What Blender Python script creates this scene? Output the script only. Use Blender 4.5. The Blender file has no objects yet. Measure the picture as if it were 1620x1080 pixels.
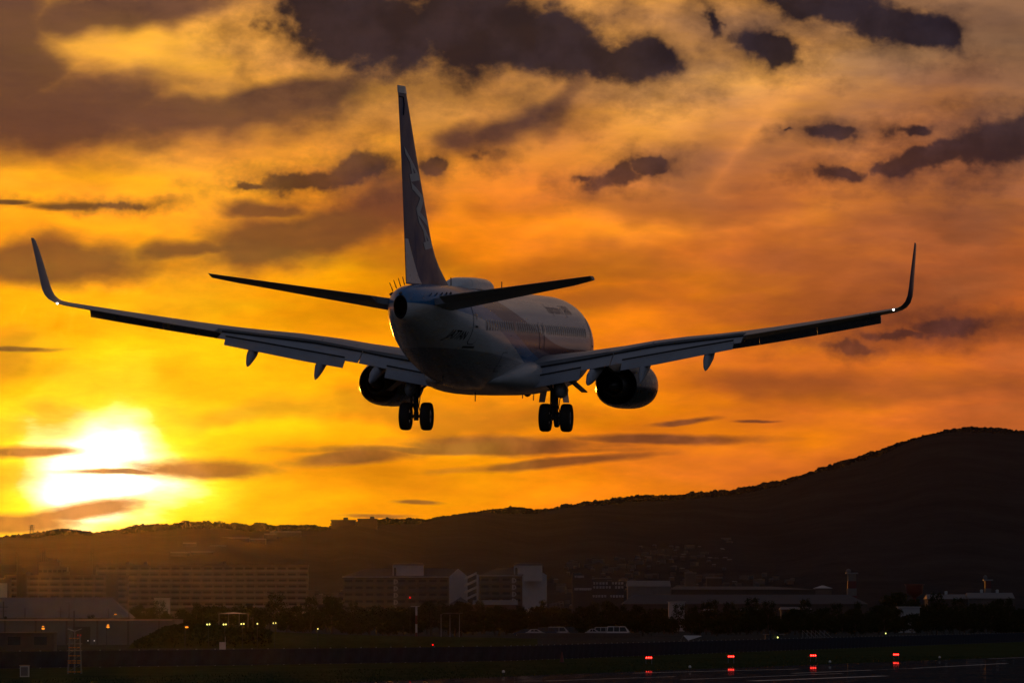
import bpy, bmesh, math, random
from mathutils import Vector, Matrix, Euler
R = math.radians
random.seed(7)
scene = bpy.context.scene
COL = scene.collection

# ------------------------------------------------------------------ camera
F_PX, W_PX, H_PX, HORIZON = 9924.0, 1620.0, 1080.0, 966.0
CAM_H = 4.8
cam_data = bpy.data.cameras.new('camera')
cam_data.sensor_width = 36.0
cam_data.lens = F_PX / W_PX * 36.0
cam_data.clip_start = 1.0
cam_data.clip_end = 60000.0
cam = bpy.data.objects.new('camera', cam_data)
COL.objects.link(cam)
TILT = math.atan((HORIZON - H_PX / 2) / F_PX)
cam.location = (0, 0, CAM_H)
cam.rotation_euler = (math.pi / 2 + TILT, 0, 0)
scene.camera = cam

# ------------------------------------------------------------------ exposure
scene.view_settings.view_transform = 'Standard'
scene.view_settings.look = 'None'
scene.view_settings.exposure = 0.0
scene.view_settings.gamma = 1.0
scene.view_settings.use_curve_mapping = False
scene.render.engine = 'CYCLES'
scene.cycles.use_denoising = True
scene.cycles.max_bounces = 5
scene.cycles.diffuse_bounces = 2
scene.cycles.glossy_bounces = 3
scene.cycles.volume_bounces = 0
scene.cycles.caustics_reflective = False
scene.cycles.caustics_refractive = False
scene.cycles.use_adaptive_sampling = True
scene.cycles.adaptive_threshold = 0.005
scene.cycles.adaptive_min_samples = 96

# ------------------------------------------------------------------ the sun's direction
SUN_AZ = math.atan((150 - 810) / F_PX)          # to the right of +Y
SUN_EL = TILT + math.atan((540 - 735) / F_PX)
SUN_DIR = Vector((math.sin(SUN_AZ) * math.cos(SUN_EL), math.cos(SUN_AZ) * math.cos(SUN_EL), math.sin(SUN_EL)))
sun_data = bpy.data.lights.new('sun', 'SUN')
sun_data.energy = 0.20
sun_data.angle = R(0.6)
sun_data.color = (1.0, 0.31, 0.02)
sun = bpy.data.objects.new('sun', sun_data)
COL.objects.link(sun)
sun.location = (-300, 2000, 300)
sun.rotation_euler = (-SUN_DIR).to_track_quat('-Z', 'Y').to_euler()

# ------------------------------------------------------------------ sky: low sun, bright veils, dark cumulus
world = bpy.data.worlds.new('World')
scene.world = world
world.use_nodes = True


class NT:
    """short-hand for wiring shader nodes"""
    def __init__(s, tree):
        s.t = tree
        tree.nodes.clear()

    def n(s, kind, **kw):
        nd = s.t.nodes.new('ShaderNode' + kind)
        for k, v in kw.items():
            setattr(nd, k, v)
        return nd

    def put(s, sock, v):
        if hasattr(v, 'is_linked') or hasattr(v, 'links'):
            s.t.links.new(v, sock)
        else:
            sock.default_value = v

    def math(s, op, a, b=0.0, c=0.0, clamp=False):
        nd = s.n('Math', operation=op, use_clamp=clamp)
        s.put(nd.inputs[0], a)
        s.put(nd.inputs[1], b)
        s.put(nd.inputs[2], c)
        return nd.outputs[0]

    def vmath(s, op, a, b=(0, 0, 0), scale=1.0):
        nd = s.n('VectorMath', operation=op)
        s.put(nd.inputs[0], a)
        s.put(nd.inputs[1], b)
        s.put(nd.inputs[3], scale)
        return nd.outputs[1] if op in ('LENGTH', 'DISTANCE', 'DOT_PRODUCT') else nd.outputs[0]

    def mapping(s, v, loc=(0, 0, 0), rot=(0, 0, 0), scale=(1, 1, 1), kind='POINT'):
        nd = s.n('Mapping', vector_type=kind)
        s.put(nd.inputs[0], v)
        nd.inputs[1].default_value = loc
        nd.inputs[2].default_value = rot
        nd.inputs[3].default_value = scale
        return nd.outputs[0]

    def noise(s, v, scale, detail=4.0, rough=0.55, dist=0.0, color=False):
        nd = s.n('TexNoise')
        s.put(nd.inputs['Vector'], v)
        nd.inputs['Scale'].default_value = scale
        nd.inputs['Detail'].default_value = detail
        nd.inputs['Roughness'].default_value = rough
        nd.inputs['Distortion'].default_value = dist
        return nd.outputs['Color'] if color else nd.outputs[0]

    def maprange(s, v, a, b, c=0.0, d=1.0, smooth=True):
        nd = s.n('MapRange', interpolation_type='SMOOTHSTEP' if smooth else 'LINEAR')
        nd.clamp = True
        s.put(nd.inputs[0], v)
        for i, q in enumerate((a, b, c, d)):
            s.put(nd.inputs[1 + i], q)
        return nd.outputs[0]

    def mix(s, f, a, b, blend='MIX'):
        nd = s.n('MixRGB', blend_type=blend)
        s.put(nd.inputs[0], f)
        for i, q in ((1, a), (2, b)):
            s.put(nd.inputs[i], (*q, 1) if isinstance(q, tuple) and len(q) == 3 else q)
        return nd.outputs[0]

    def ramp(s, f, stops, interp='LINEAR'):
        nd = s.n('ValToRGB')
        cr = nd.color_ramp
        cr.interpolation = interp
        while len(cr.elements) < len(stops):
            cr.elements.new(0.5)
        for e, (p, c) in zip(cr.elements, stops):
            e.position = p
            e.color = (*c, 1) if len(c) == 3 else c
        s.put(nd.inputs[0], f)
        return nd.outputs[0]


def build_sky():
    g = NT(world.node_tree)
    K = F_PX / 100.0
    gen = g.n('TexCoord').outputs['Generated']
    Q = g.vmath('SCALE', gen, scale=K)                     # direction on a sphere of radius ~99; 1 unit = 0.58 degrees
    sep = g.n('SeparateXYZ')
    g.put(sep.inputs[0], Q)
    X, Z = sep.outputs[0], sep.outputs[2]

    def at(px, py):
        return ((px - 810) / 100.0, 98.9, (HORIZON - py) / 100.0)

    S = tuple(K * c for c in SUN_DIR)
    # brightness and colour fall off away from the sun, but rise again opposite it
    warp0 = g.vmath('SCALE', g.vmath('SUBTRACT', g.noise(Q, 0.30, 3, color=True), (0.5, 0.5, 0.5)), scale=2.2)
    Q0 = g.vmath('ADD', Q, warp0)
    rel = g.mapping(Q0, loc=S, scale=(1.25, 1.0, 1.0), kind='TEXTURE')
    streak = g.noise(g.mapping(Q, rot=(0, R(-5), 0), scale=(0.30, 0.30, 1.25)), 1.0, 5, 0.58)
    d = g.math('MULTIPLY', g.vmath('LENGTH', rel), g.maprange(streak, 0.30, 0.70, 0.72, 1.32, smooth=False))
    dn = g.math('POWER', g.math('DIVIDE', d, 200.0, clamp=True), 0.5)

    def st(lst):
        return [((px / 100.0 / 200.0) ** 0.5, c) for px, c in lst]
    low = g.ramp(dn, st([
        (0, (4.0, 3.4, 1.9)), (58, (2.9, 2.3, 1.25)), (84, (2.0, 1.45, 0.40)), (112, (1.40, 0.80, 0.02)),
        (180, (1.12, 0.53, 0.002)), (340, (1.04, 0.355, 0.001)), (620, (0.89, 0.222, 0.004)),
        (950, (0.69, 0.150, 0.015)), (1250, (0.51, 0.110, 0.020)), (1700, (0.38, 0.100, 0.024)),
        (2600, (0.28, 0.108, 0.042)), (3600, (0.17, 0.092, 0.064)), (5000, (0.105, 0.090, 0.090)), (9900, (0.066, 0.075, 0.092)),
        (14000, (0.060, 0.070, 0.090)), (19900, (0.095, 0.106, 0.130))]))  # sky opposite the sun brightened to light the airliner's belly
    high = g.ramp(dn, st([
        (0, (2.0, 1.4, 0.3)), (350, (0.98, 0.44, 0.025)), (600, (0.83, 0.35, 0.052)), (950, (0.64, 0.275, 0.072)),
        (1300, (0.455, 0.212, 0.088)), (1800, (0.33, 0.165, 0.085)), (2800, (0.22, 0.135, 0.09)),
        (5000, (0.105, 0.092, 0.092)), (9900, (0.066, 0.075, 0.092)), (14000, (0.060, 0.070, 0.090)),
        (19900, (0.095, 0.106, 0.130))]))
    zf = g.maprange(g.math('ADD', Z, g.math('MULTIPLY', g.math('SUBTRACT', g.noise(Q, 0.25, 2), 0.5), 3.0)), 4.8, 9.2)
    base = g.mix(zf, low, high)
    # the clear air of the rest of the dome
    nish = g.n('TexSky', sky_type='NISHITA')
    nish.sun_disc = False
    nish.sun_elevation = SUN_EL
    nish.sun_rotation = SUN_AZ
    nish.air_density = 1.5
    nish.dust_density = 3.0
    base = g.mix(1.0, base, g.vmath('SCALE', nish.outputs[0], scale=0.001), 'ADD')
    # streaky brightness
    n1 = g.noise(g.mapping(Q0, scale=(0.16, 0.16, 0.55)), 1.0, 4, 0.55)
    n2 = g.noise(g.mapping(Q, rot=(0, R(-12), 0), scale=(0.45, 0.45, 1.6)), 1.0, 6, 0.64)
    br = g.math('MULTIPLY', g.maprange(n1, 0.30, 0.70, 0.72, 1.22), g.maprange(n2, 0.3, 0.7, 0.87, 1.12))
    base = g.vmath('SCALE', base, scale=br)

    def field(v, blobs):
        # ellipses, gathered by their turn so that each turn is computed once
        f = None
        turns = {}
        for (px, py, rx, ry, *o) in blobs:
            turns.setdefault(o[0] if o else 0, []).append((px, py, rx, ry, o[1] if len(o) > 1 else 1.0))
        for rot, lst in sorted(turns.items()):
            w = v
            if rot:
                nd = g.n('VectorRotate', rotation_type='Y_AXIS')
                g.put(nd.inputs['Vector'], v)
                nd.inputs['Angle'].default_value = R(rot)
                w = nd.outputs[0]
            M = Matrix.Rotation(R(rot), 3, 'Y')
            for (px, py, rx, ry, amp) in lst:
                c = M @ Vector(at(px, py))
                sc = (100.0 / rx, 1 / 12.0, 100.0 / ry)
                nd = g.n('VectorMath', operation='MULTIPLY_ADD')
                g.put(nd.inputs[0], w)
                nd.inputs[1].default_value = sc
                nd.inputs[2].default_value = tuple(-a * b for a, b in zip(c, sc))
                e = g.vmath('LENGTH', nd.outputs[0])
                if amp != 1.0:
                    e = g.math('ADD', e, 1.0 - amp)
                f = e if f is None else g.math('MINIMUM', f, e)
        return g.math('SUBTRACT', 1.0, f)

    def warped(scale, amt, detail=5, rough=0.55, stretch=(1, 1, 1)):
        n = g.noise(g.mapping(Q, scale=stretch), scale, detail, rough, color=True)
        return g.vmath('ADD', Q, g.vmath('MULTIPLY', g.vmath('SUBTRACT', n, (0.5, 0.5, 0.5)), (amt * 2, 0.0, amt)))

    # soft brighter breaks
    QV = warped(0.45, 1.1, 3)
    bright = field(QV, SKY['bright'])
    base = g.mix(g.math('MULTIPLY', g.maprange(bright, -0.5, 0.9), 0.38), base, g.vmath('MULTIPLY', base, (1.45, 1.6, 1.3)))

    # soft brown veils
    fv = field(QV, SKY['veil'])
    fv = g.math('ADD', fv, g.math('MULTIPLY', g.math('SUBTRACT', g.noise(g.mapping(Q, rot=(0, R(-10), 0), scale=(0.6, 0.6, 1.2)), 1.0, 5, 0.6), 0.5), 1.25))
    mv = g.maprange(fv, -0.45, 0.50)
    # the same sort of veil over the rest of the sky
    ctr = g.vmath('DISTANCE', Q, at(810, 540))
    out = g.maprange(ctr, 10.5, 16.0)
    gen_v = g.maprange(g.noise(g.mapping(Q0, scale=(0.10, 0.10, 0.22)), 1.0, 3), 0.46, 0.62)
    mv = g.math('MAXIMUM', mv, g.math('MULTIPLY', gen_v, g.math('MULTIPLY', out, 0.8)))
    vcol = g.vmath('ADD', g.vmath('MULTIPLY', base, (0.125, 0.118, 0.30)), (0.017, 0.0115, 0.018))
    base = g.mix(g.math('MULTIPLY', mv, 0.93), base, vcol)

    # fainter grey-orange smears
    fs = field(QV, SKY['smear'])
    fs = g.math('ADD', fs, g.math('MULTIPLY', g.math('SUBTRACT', g.noise(g.mapping(Q, scale=(0.5, 0.5, 1.3)), 1.0, 4, 0.6), 0.5), 1.2))
    ms = g.maprange(fs, -0.4, 0.7)
    base = g.mix(g.math('MULTIPLY', ms, 0.62), base, g.vmath('ADD', g.vmath('MULTIPLY', base, (0.36, 0.38, 0.6)), (0.01, 0.008, 0.008)))

    # flat low clouds and ragged dark cumulus
    kz = g.ramp(g.math('DIVIDE', Z, 10.0, clamp=True), [
        (0.0, (0.30, 0.30, 0.30)), (0.26, (0.27, 0.27, 0.27)), (0.45, (0.22, 0.22, 0.24)), (0.68, (0.11, 0.11, 0.16)), (0.86, (0.012, 0.015, 0.05))])
    dcol = g.vmath('ADD', g.vmath('MULTIPLY', g.vmath('MINIMUM', base, (0.95, 0.36, 0.045)), kz), (0.013, 0.0095, 0.0155))
    dcol = g.vmath('SCALE', dcol, scale=g.maprange(g.noise(Q, 1.0, 4, 0.6), 0.38, 0.68, 0.82, 1.45))
    QL = warped(0.9, 0.18, 4, 0.55, (0.6, 0.6, 1.6))
    fl = field(QL, SKY['flat'])
    fl = g.math('ADD', fl, g.math('MULTIPLY', g.math('SUBTRACT', g.noise(g.mapping(Q, scale=(1.0, 1.0, 3.6)), 1.0, 5, 0.60), 0.5), 0.95))
    ml = g.maprange(fl, -0.25, 0.58)

    QD = warped(1.25, 0.60, 4, 0.6)
    fd = field(QD, [(px, py, rx * 1.16, ry * 1.22, *o) for (px, py, rx, ry, *o) in SKY['dark']])
    fine = g.math('SUBTRACT', g.noise(g.mapping(Q, rot=(0, R(-25), 0), scale=(0.9, 0.9, 1.3)), 1.55, 7, 0.60), 0.5)
    fd = g.math('MULTIPLY_ADD', g.math('MAXIMUM', g.math('SUBTRACT', fd, 0.34), 0.0), 1.5, fd)
    fd = g.math('ADD', fd, g.math('MULTIPLY', fine, 2.0))
    fringe = g.math('MULTIPLY', g.maprange(g.math('MULTIPLY_ADD', fine, 0.9, fd), -0.75, 0.55), 0.55)
    md = g.math('MAXIMUM', g.maprange(fd, -0.42, 0.95), fringe)
    gd = g.math('ADD', g.math('MULTIPLY', g.math('SUBTRACT', g.noise(g.mapping(Q, scale=(0.22, 0.22, 0.42)), 1.0, 4, 0.58), 0.60), 6.0), g.math('MULTIPLY', fine, 0.6))
    md = g.math('MAXIMUM', md, g.math('MULTIPLY', g.maprange(gd, 0.0, 0.35), out))
    def backdrop(c):
        bg = g.n('Background')
        g.put(bg.inputs[0], c)
        bg.inputs[1].default_value = 1.0
        return bg.outputs[0]

    def over(f, a, b):
        nd = g.n('MixShader')
        g.put(nd.inputs[0], f)
        g.t.links.new(a, nd.inputs[1])
        g.t.links.new(b, nd.inputs[2])
        return nd.outputs[0]
    lower = over(g.math('MULTIPLY', ml, 0.98), backdrop(base), backdrop(dcol))
    full = over(g.math('MULTIPLY', md, 0.985), lower, backdrop(dcol))
    ow = g.n('OutputWorld')
    g.t.links.new(full, ow.inputs[0])
    world.cycles.sampling_method = 'MANUAL'
    world.cycles.sample_map_resolution = 2048


# places of the cloud masses, as directions (pixel, half-width, half-height, turn, strength)
SKY = {
    'bright': [(260, 85, 170, 50, 0), (420, 150, 160, 50, 0), (120, 290, 300, 40, 5), (320, 470, 380, 38, 5), (760, 190, 160, 40, 15),
               (1000, 175, 170, 55, 15), (800, 370, 200, 32, 0), (1200, 120, 200, 35, 0), (1000, 375, 420, 18, 5), (300, 545, 300, 30),
               (850, 645, 260, 22), (560, 690, 320, 22), (700, 770, 260, 22), (1450, 90, 160, 30, 5), (700, 520, 120, 25)],
    'veil': [(90, 190, 270, 75, 0), (310, 184, 240, 44, 8), (430, 152, 170, 30, 8), (10, 70, 120, 160, 0), (230, 18, 230, 36, 8),
             (80, 412, 210, 44, 0, 0.95), (490, 365, 210, 62, 14, 0.85), (570, 335, 120, 70, 14, 0.82), (330, 395, 150, 28, 0, 0.68),
             (800, 200, 190, 30, 28, 0.72), (720, 240, 80, 30, 14, 0.65), (420, 330, 60, 22, 0, 0.7)],
    'smear': [(1320, 440, 300, 100, 5), (1100, 330, 280, 34, 0), (950, 430, 240, 34, 0), (1550, 330, 180, 70, 0), (1480, 610, 220, 28),
              (1250, 600, 170, 24), (430, 655, 200, 26), (690, 655, 200, 28), (1120, 70, 90, 70), (1450, 160, 190, 55, 5), (60, 685, 90, 30),
              (1250, 230, 140, 50, 40), (60, 765, 80, 25), (20, 560, 90, 50), (1560, 500, 120, 30), (650, 420, 150, 30), (880, 480, 200, 30),
              (110, 655, 60, 22), (1100, 250, 100, 50, 40), (1540, 60, 120, 60)],
    'flat': [(310, 742, 150, 19, 0), (200, 748, 110, 6), (560, 724, 130, 14, 5), (800, 704, 210, 18, 0), (740, 712, 300, 9), (1040, 694, 180, 9),
             (870, 733, 195, 9, 5), (130, 810, 140, 18, 8), (20, 828, 150, 20), (50, 717, 95, 12), (660, 796, 45, 4),
             (1080, 668, 55, 5, 5), (1195, 669, 40, 3), (30, 553, 80, 5), (600, 817, 60, 4), (110, 327, 75, 8, 0, 0.9), (20, 322, 40, 4)],
    'dark': [(520, 25, 110, 85, 0), (610, 55, 160, 92, 0), (760, 50, 200, 98, 0), (880, 70, 150, 76, 0), (960, 98, 130, 46, -14), (1025, 92, 62, 46, -40),
             (410, 40, 80, 60, 0, 0.52), (700, -40, 300, 70),
             (1320, 5, 140, 52, -14), (1400, 44, 120, 44, -14), (1490, 62, 62, 40, -40), (1452, 56, 70, 38, -14), (1270, -5, 70, 36),
             (1205, 78, 76, 36, -14), (1125, 40, 70, 22, -40, 0.75),
             (1590, 222, 120, 50, 10), (1480, 255, 140, 30, 10), (1330, 282, 60, 20, 0, 0.95), (1420, 268, 70, 20),
             (975, 284, 70, 24, 10), (1022, 266, 40, 20, 28), (925, 286, 36, 14, 0, 0.8),
             (560, 270, 100, 33, 10), (470, 287, 100, 23, 10), (390, 298, 70, 12, 0, 0.8), (686, 266, 34, 20), (770, 245, 70, 34, 10, 0.5),
             (1315, 216, 60, 17, 0, 0.9), (1440, 212, 58, 17, 0, 0.95), (1250, 214, 36, 9, 0, 0.6),
             (1500, 518, 105, 22, 0, 0.9), (1340, 550, 85, 14, 0, 0.85), (1420, 530, 120, 14, 0, 0.8),
             (190, 325, 140, 12, 0, 0.7)],
}
build_sky()

# ================================================================== helpers
def lerp(a, b, t):
    return a + (b - a) * t


def interp(x, tab):
    """piecewise-linear table look-up"""
    if x <= tab[0][0]:
        return tab[0][1]
    for (a, va), (b, vb) in zip(tab, tab[1:]):
        if x <= b:
            return lerp(va, vb, (x - a) / (b - a))
    return tab[-1][1]


def smooth_interp(x, tab):
    """Catmull-Rom look-up"""
    n = len(tab)
    if x <= tab[0][0]:
        return tab[0][1]
    if x >= tab[-1][0]:
        return tab[-1][1]
    i = max(k for k in range(n - 1) if tab[k][0] <= x)
    x0, y0 = tab[i]
    x1, y1 = tab[i + 1]
    h = x1 - x0
    m0 = (y1 - tab[i - 1][1]) / (x1 - tab[i - 1][0]) if i > 0 else (y1 - y0) / h
    m1 = (tab[i + 2][1] - y0) / (tab[i + 2][0] - x0) if i + 2 < n else (y1 - y0) / h
    t = (x - x0) / h
    return (2 * t**3 - 3 * t**2 + 1) * y0 + (t**3 - 2 * t**2 + t) * h * m0 + (-2 * t**3 + 3 * t**2) * y1 + (t**3 - t**2) * h * m1


class MB:
    """collects faces and links them as ONE mesh object"""
    def __init__(s):
        s.v, s.f = [], []

    def add(s, verts, faces):
        o = len(s.v)
        s.v += [tuple(p) for p in verts]
        s.f += [tuple(i + o for i in f) for f in faces]
        return s

    def box(s, x0, x1, y0, y1, z0, z1):
        return s.add([(x0, y0, z0), (x1, y0, z0), (x1, y1, z0), (x0, y1, z0), (x0, y0, z1), (x1, y0, z1), (x1, y1, z1), (x0, y1, z1)],
                     [(0, 3, 2, 1), (4, 5, 6, 7), (0, 1, 5, 4), (1, 2, 6, 5), (2, 3, 7, 6), (3, 0, 4, 7)])

    def loft(s, secs, closed=True, cap=True):
        n = len(secs[0])
        v = [p for sec in secs for p in sec]
        f = []
        for i in range(len(secs) - 1):
            for j in range(n if closed else n - 1):
                k = (j + 1) % n
                f.append((i * n + j, i * n + k, (i + 1) * n + k, (i + 1) * n + j))
        if cap:
            f.append(tuple(reversed(range(n))))
            f.append(tuple((len(secs) - 1) * n + j for j in range(n)))
        return s.add(v, f)

    def tube(s, pts, r, n=8, cap=True):
        pts = [Vector(p) for p in pts]
        rs = r if isinstance(r, (list, tuple)) else [r] * len(pts)
        secs = []
        for i, p in enumerate(pts):
            d = (pts[min(i + 1, len(pts) - 1)] - pts[max(i - 1, 0)]).normalized()
            a = d.cross(Vector((0.3, 0.2, 0.93)) if abs(d.z) < 0.9 else Vector((1, 0.1, 0))).normalized()
            b = d.cross(a)
            secs.append([p + (a * math.cos(2 * math.pi * k / n) + b * math.sin(2 * math.pi * k / n)) * rs[i] for k in range(n)])
        return s.loft(secs, True, cap)

    def prism(s, poly, d):
        """poly: 3-D points of a flat face, d: extrusion vector"""
        n = len(poly)
        d = Vector(d)
        v = [Vector(p) for p in poly]
        v += [p + d for p in v]
        f = [tuple(reversed(range(n))), tuple(range(n, 2 * n))]
        f += [(j, (j + 1) % n, n + (j + 1) % n, n + j) for j in range(n)]
        return s.add(v, f)

    def mesh(s, name, mat, smooth=None):
        me = bpy.data.meshes.new(name)
        me.from_pydata(s.v, [], s.f)
        bm = bmesh.new()
        bm.from_mesh(me)
        bmesh.ops.recalc_face_normals(bm, faces=bm.faces)
        bm.to_mesh(me)
        bm.free()
        if mat is not None:
            me.materials.append(mat)
        if smooth is not None:
            me.polygons.foreach_set('use_smooth', [True] * len(me.polygons))
            me.set_sharp_from_angle(angle=R(smooth))
        me.update()
        return me

    def build(s, name, mat, parent=None, smooth=None, loc=None):
        o = bpy.data.objects.new(name, s.mesh(name, mat, smooth))
        COL.objects.link(o)
        if parent is not None:
            o.parent = parent
        if loc is not None:
            o.location = loc
        return o


def tag(o, label=None, cat=None, group=None, kind=None):
    for k, v in (('label', label), ('category', cat), ('group', group), ('kind', kind)):
        if v:
            o[k] = v
    return o


def empty(name, loc=(0, 0, 0), rz=0.0):
    o = bpy.data.objects.new(name, None)
    o.empty_display_size = 0.2
    COL.objects.link(o)
    o.location = loc
    o.rotation_euler = (0, 0, rz)
    return o


def inst(name, me, parent=None, loc=(0, 0, 0), rz=0.0, scale=(1, 1, 1)):
    o = bpy.data.objects.new(name, me)
    COL.objects.link(o)
    o.parent = parent
    o.location = loc
    o.rotation_euler = (0, 0, rz)
    o.scale = scale
    return o


MATS = {}


def mat(name, color, rough=0.6, metal=0.0, spec=0.5, coat=0.0, vary=0.0, vscale=3.0, emit=None, strength=0.0, bump=0.0, bscale=20.0):
    if name in MATS:
        return MATS[name]
    m = bpy.data.materials.new(name)
    m.use_nodes = True
    g = NT(m.node_tree)
    b = g.n('BsdfPrincipled')
    out = g.n('OutputMaterial')
    g.t.links.new(b.outputs[0], out.inputs[0])
    b.inputs['Roughness'].default_value = rough
    b.inputs['Metallic'].default_value = metal
    b.inputs['Specular IOR Level'].default_value = spec
    b.inputs['Coat Weight'].default_value = coat
    b.inputs['Coat Roughness'].default_value = 0.12
    if vary:
        co = g.n('TexCoord').outputs['Object']
        n = g.noise(co, vscale, 5, 0.6)
        f = g.maprange(n, 0.3, 0.7, 1 - vary, 1 + vary, smooth=False)
        rgb = g.n('RGB')
        rgb.outputs[0].default_value = (*color, 1)
        g.put(b.inputs['Base Color'], g.vmath('SCALE', rgb.outputs[0], scale=f))
        g.put(b.inputs['Roughness'], g.maprange(n, 0.3, 0.7, max(0.02, rough - 0.08), min(1, rough + 0.08), smooth=False))
    else:
        b.inputs['Base Color'].default_value = (*color, 1)
    if bump:
        co = g.n('TexCoord').outputs['Object']
        bp = g.n('Bump')
        bp.inputs['Strength'].default_value = bump
        g.put(bp.inputs['Height'], g.noise(co, bscale, 5, 0.6))
        g.t.links.new(bp.outputs[0], b.inputs['Normal'])
    if emit:
        b.inputs['Emission Color'].default_value = (*emit, 1)
        b.inputs['Emission Strength'].default_value = strength
    MATS[name] = m
    return m


def ground_at(px, py, z=0.0):
    """pixel of the photograph -> point on the level z"""
    a, b = (px - W_PX / 2) / F_PX, (H_PX / 2 - py) / F_PX
    d = Vector((a, math.cos(TILT) - b * math.sin(TILT), math.sin(TILT) + b * math.cos(TILT)))
    t = (z - CAM_H) / d.z
    return Vector((0, 0, CAM_H)) + d * t


def depth_at(px, py, y):
    """pixel -> point at the distance y"""
    a, b = (px - W_PX / 2) / F_PX, (H_PX / 2 - py) / F_PX
    d = Vector((a, math.cos(TILT) - b * math.sin(TILT), math.sin(TILT) + b * math.cos(TILT)))
    return Vector((0, 0, CAM_H)) + d * (y / d.y)

# ================================================================== ground, runway, hills, air
def procedural_ground(name, cols, scale, rough=0.9, bump=0.3, stretch=(1, 1, 1)):
    m = bpy.data.materials.new(name)
    m.use_nodes = True
    g = NT(m.node_tree)
    b = g.n('BsdfPrincipled')
    out = g.n('OutputMaterial')
    g.t.links.new(b.outputs[0], out.inputs[0])
    co = g.mapping(g.n('TexCoord').outputs['Object'], scale=stretch)
    n1 = g.noise(co, scale, 6, 0.65)
    n2 = g.noise(co, scale * 13, 4, 0.6)
    f = g.math('ADD', g.math('MULTIPLY', n1, 0.7), g.math('MULTIPLY', n2, 0.3))
    g.put(b.inputs['Base Color'], g.ramp(f, [(0.32, cols[0]), (0.5, cols[1]), (0.68, cols[2])]))
    b.inputs['Roughness'].default_value = rough
    b.inputs['Specular IOR Level'].default_value = 0.0
    bp = g.n('Bump')
    bp.inputs['Strength'].default_value = bump
    g.put(bp.inputs['Height'], n2)
    g.t.links.new(bp.outputs[0], b.inputs['Normal'])
    return m


M_GRASS = procedural_ground('mown_grass', [(0.030, 0.036, 0.014), (0.050, 0.056, 0.022), (0.080, 0.074, 0.034)], 0.12, 0.95, 0.5)
M_EARTH = procedural_ground('town_ground', [(0.035, 0.036, 0.034), (0.055, 0.055, 0.052), (0.08, 0.077, 0.07)], 0.03, 0.9, 0.2)
M_HILL = procedural_ground('wooded_hillside', [(0.024, 0.025, 0.028), (0.038, 0.038, 0.040), (0.054, 0.052, 0.054)], 0.012, 0.95, 0.6)


def tarmac_mat():
    """matt asphalt with a broken film of water"""
    m = bpy.data.materials.new('damp_tarmac')
    m.use_nodes = True
    g = NT(m.node_tree)
    b = g.n('BsdfPrincipled')
    w = g.n('BsdfPrincipled')
    mx = g.n('MixShader')
    out = g.n('OutputMaterial')
    co = g.n('TexCoord').outputs['Object']
    n1 = g.noise(g.mapping(co, scale=(0.35, 0.05, 1)), 1.0, 6, 0.65)
    n2 = g.noise(co, 6.0, 5, 0.7)
    col = g.ramp(g.math('ADD', g.math('MULTIPLY', n1, 0.6), g.math('MULTIPLY', n2, 0.4)), [(0.3, (0.030, 0.030, 0.033)), (0.7, (0.065, 0.064, 0.067))])
    for q in (b, w):
        g.put(q.inputs['Base Color'], col)
    b.inputs['Roughness'].default_value = 0.9
    b.inputs['Specular IOR Level'].default_value = 0.0
    w.inputs['Roughness'].default_value = 0.025
    w.inputs['Specular IOR Level'].default_value = 0.3
    g.put(mx.inputs[0], g.maprange(n1, 0.42, 0.62, 0.08, 0.62))
    g.t.links.new(b.outputs[0], mx.inputs[1])
    g.t.links.new(w.outputs[0], mx.inputs[2])
    g.t.links.new(mx.outputs[0], out.inputs[0])
    return m


gr = MB()
NX, NY = 24, 40
gx = [lerp(-3900, 3900, i / NX) for i in range(NX + 1)]
gy_ = [-380 + (8800 + 380) * (j / NY) ** 1.6 for j in range(NY + 1)]
gr.add([(x, y, 0.0) for y in gy_ for x in gx], [(j * (NX + 1) + i, j * (NX + 1) + i + 1, (j + 1) * (NX + 1) + i + 1, (j + 1) * (NX + 1) + i) for j in range(NY) for i in range(NX)])
tag(gr.build('ground', M_EARTH), kind='structure')

# fence line and the grass strip in front of it
FENCE = [ground_at(-420, 1071), ground_at(0, 1057), ground_at(400, 1051.5), ground_at(800, 1045), ground_at(1250, 1028), ground_at(1620, 1014.5), ground_at(2050, 1002)]
gs = MB()
near = [(-420, -60), (60, -60), (110, 300), (140, 500), (175, 700), (215, 950), (330, 1350)]
gs.add([(p.x, p.y, 0.004) for p in FENCE] + [(a, b, 0.004) for a, b in near], [(i, i + 7, i + 8, i + 1) for i in range(6)])
tag(gs.build('grass_strip', M_GRASS), kind='structure')

# tarmac, its far-left edge runs along these two points
E0, E1 = ground_at(520, 1080), ground_at(1620, 1038)
ED = (E1 - E0).normalized()
EN = Vector((ED.y, -ED.x, 0))               # to the right of the edge
tm = MB()
q = [E0 - ED * 460, E0 + ED * 1500]
tm.add([(p.x, p.y, 0.008) for p in (q[0], q[1])] + [((p + EN * 60).x, (p + EN * 60).y, 0.008) for p in (q[1], q[0])], [(0, 1, 2, 3)])
tag(tm.build('runway', tarmac_mat()), kind='structure')
M_LINE = mat('runway_paint', (0.62, 0.62, 0.60), 0.5, spec=0.2, vary=0.25, vscale=2.0)


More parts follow.
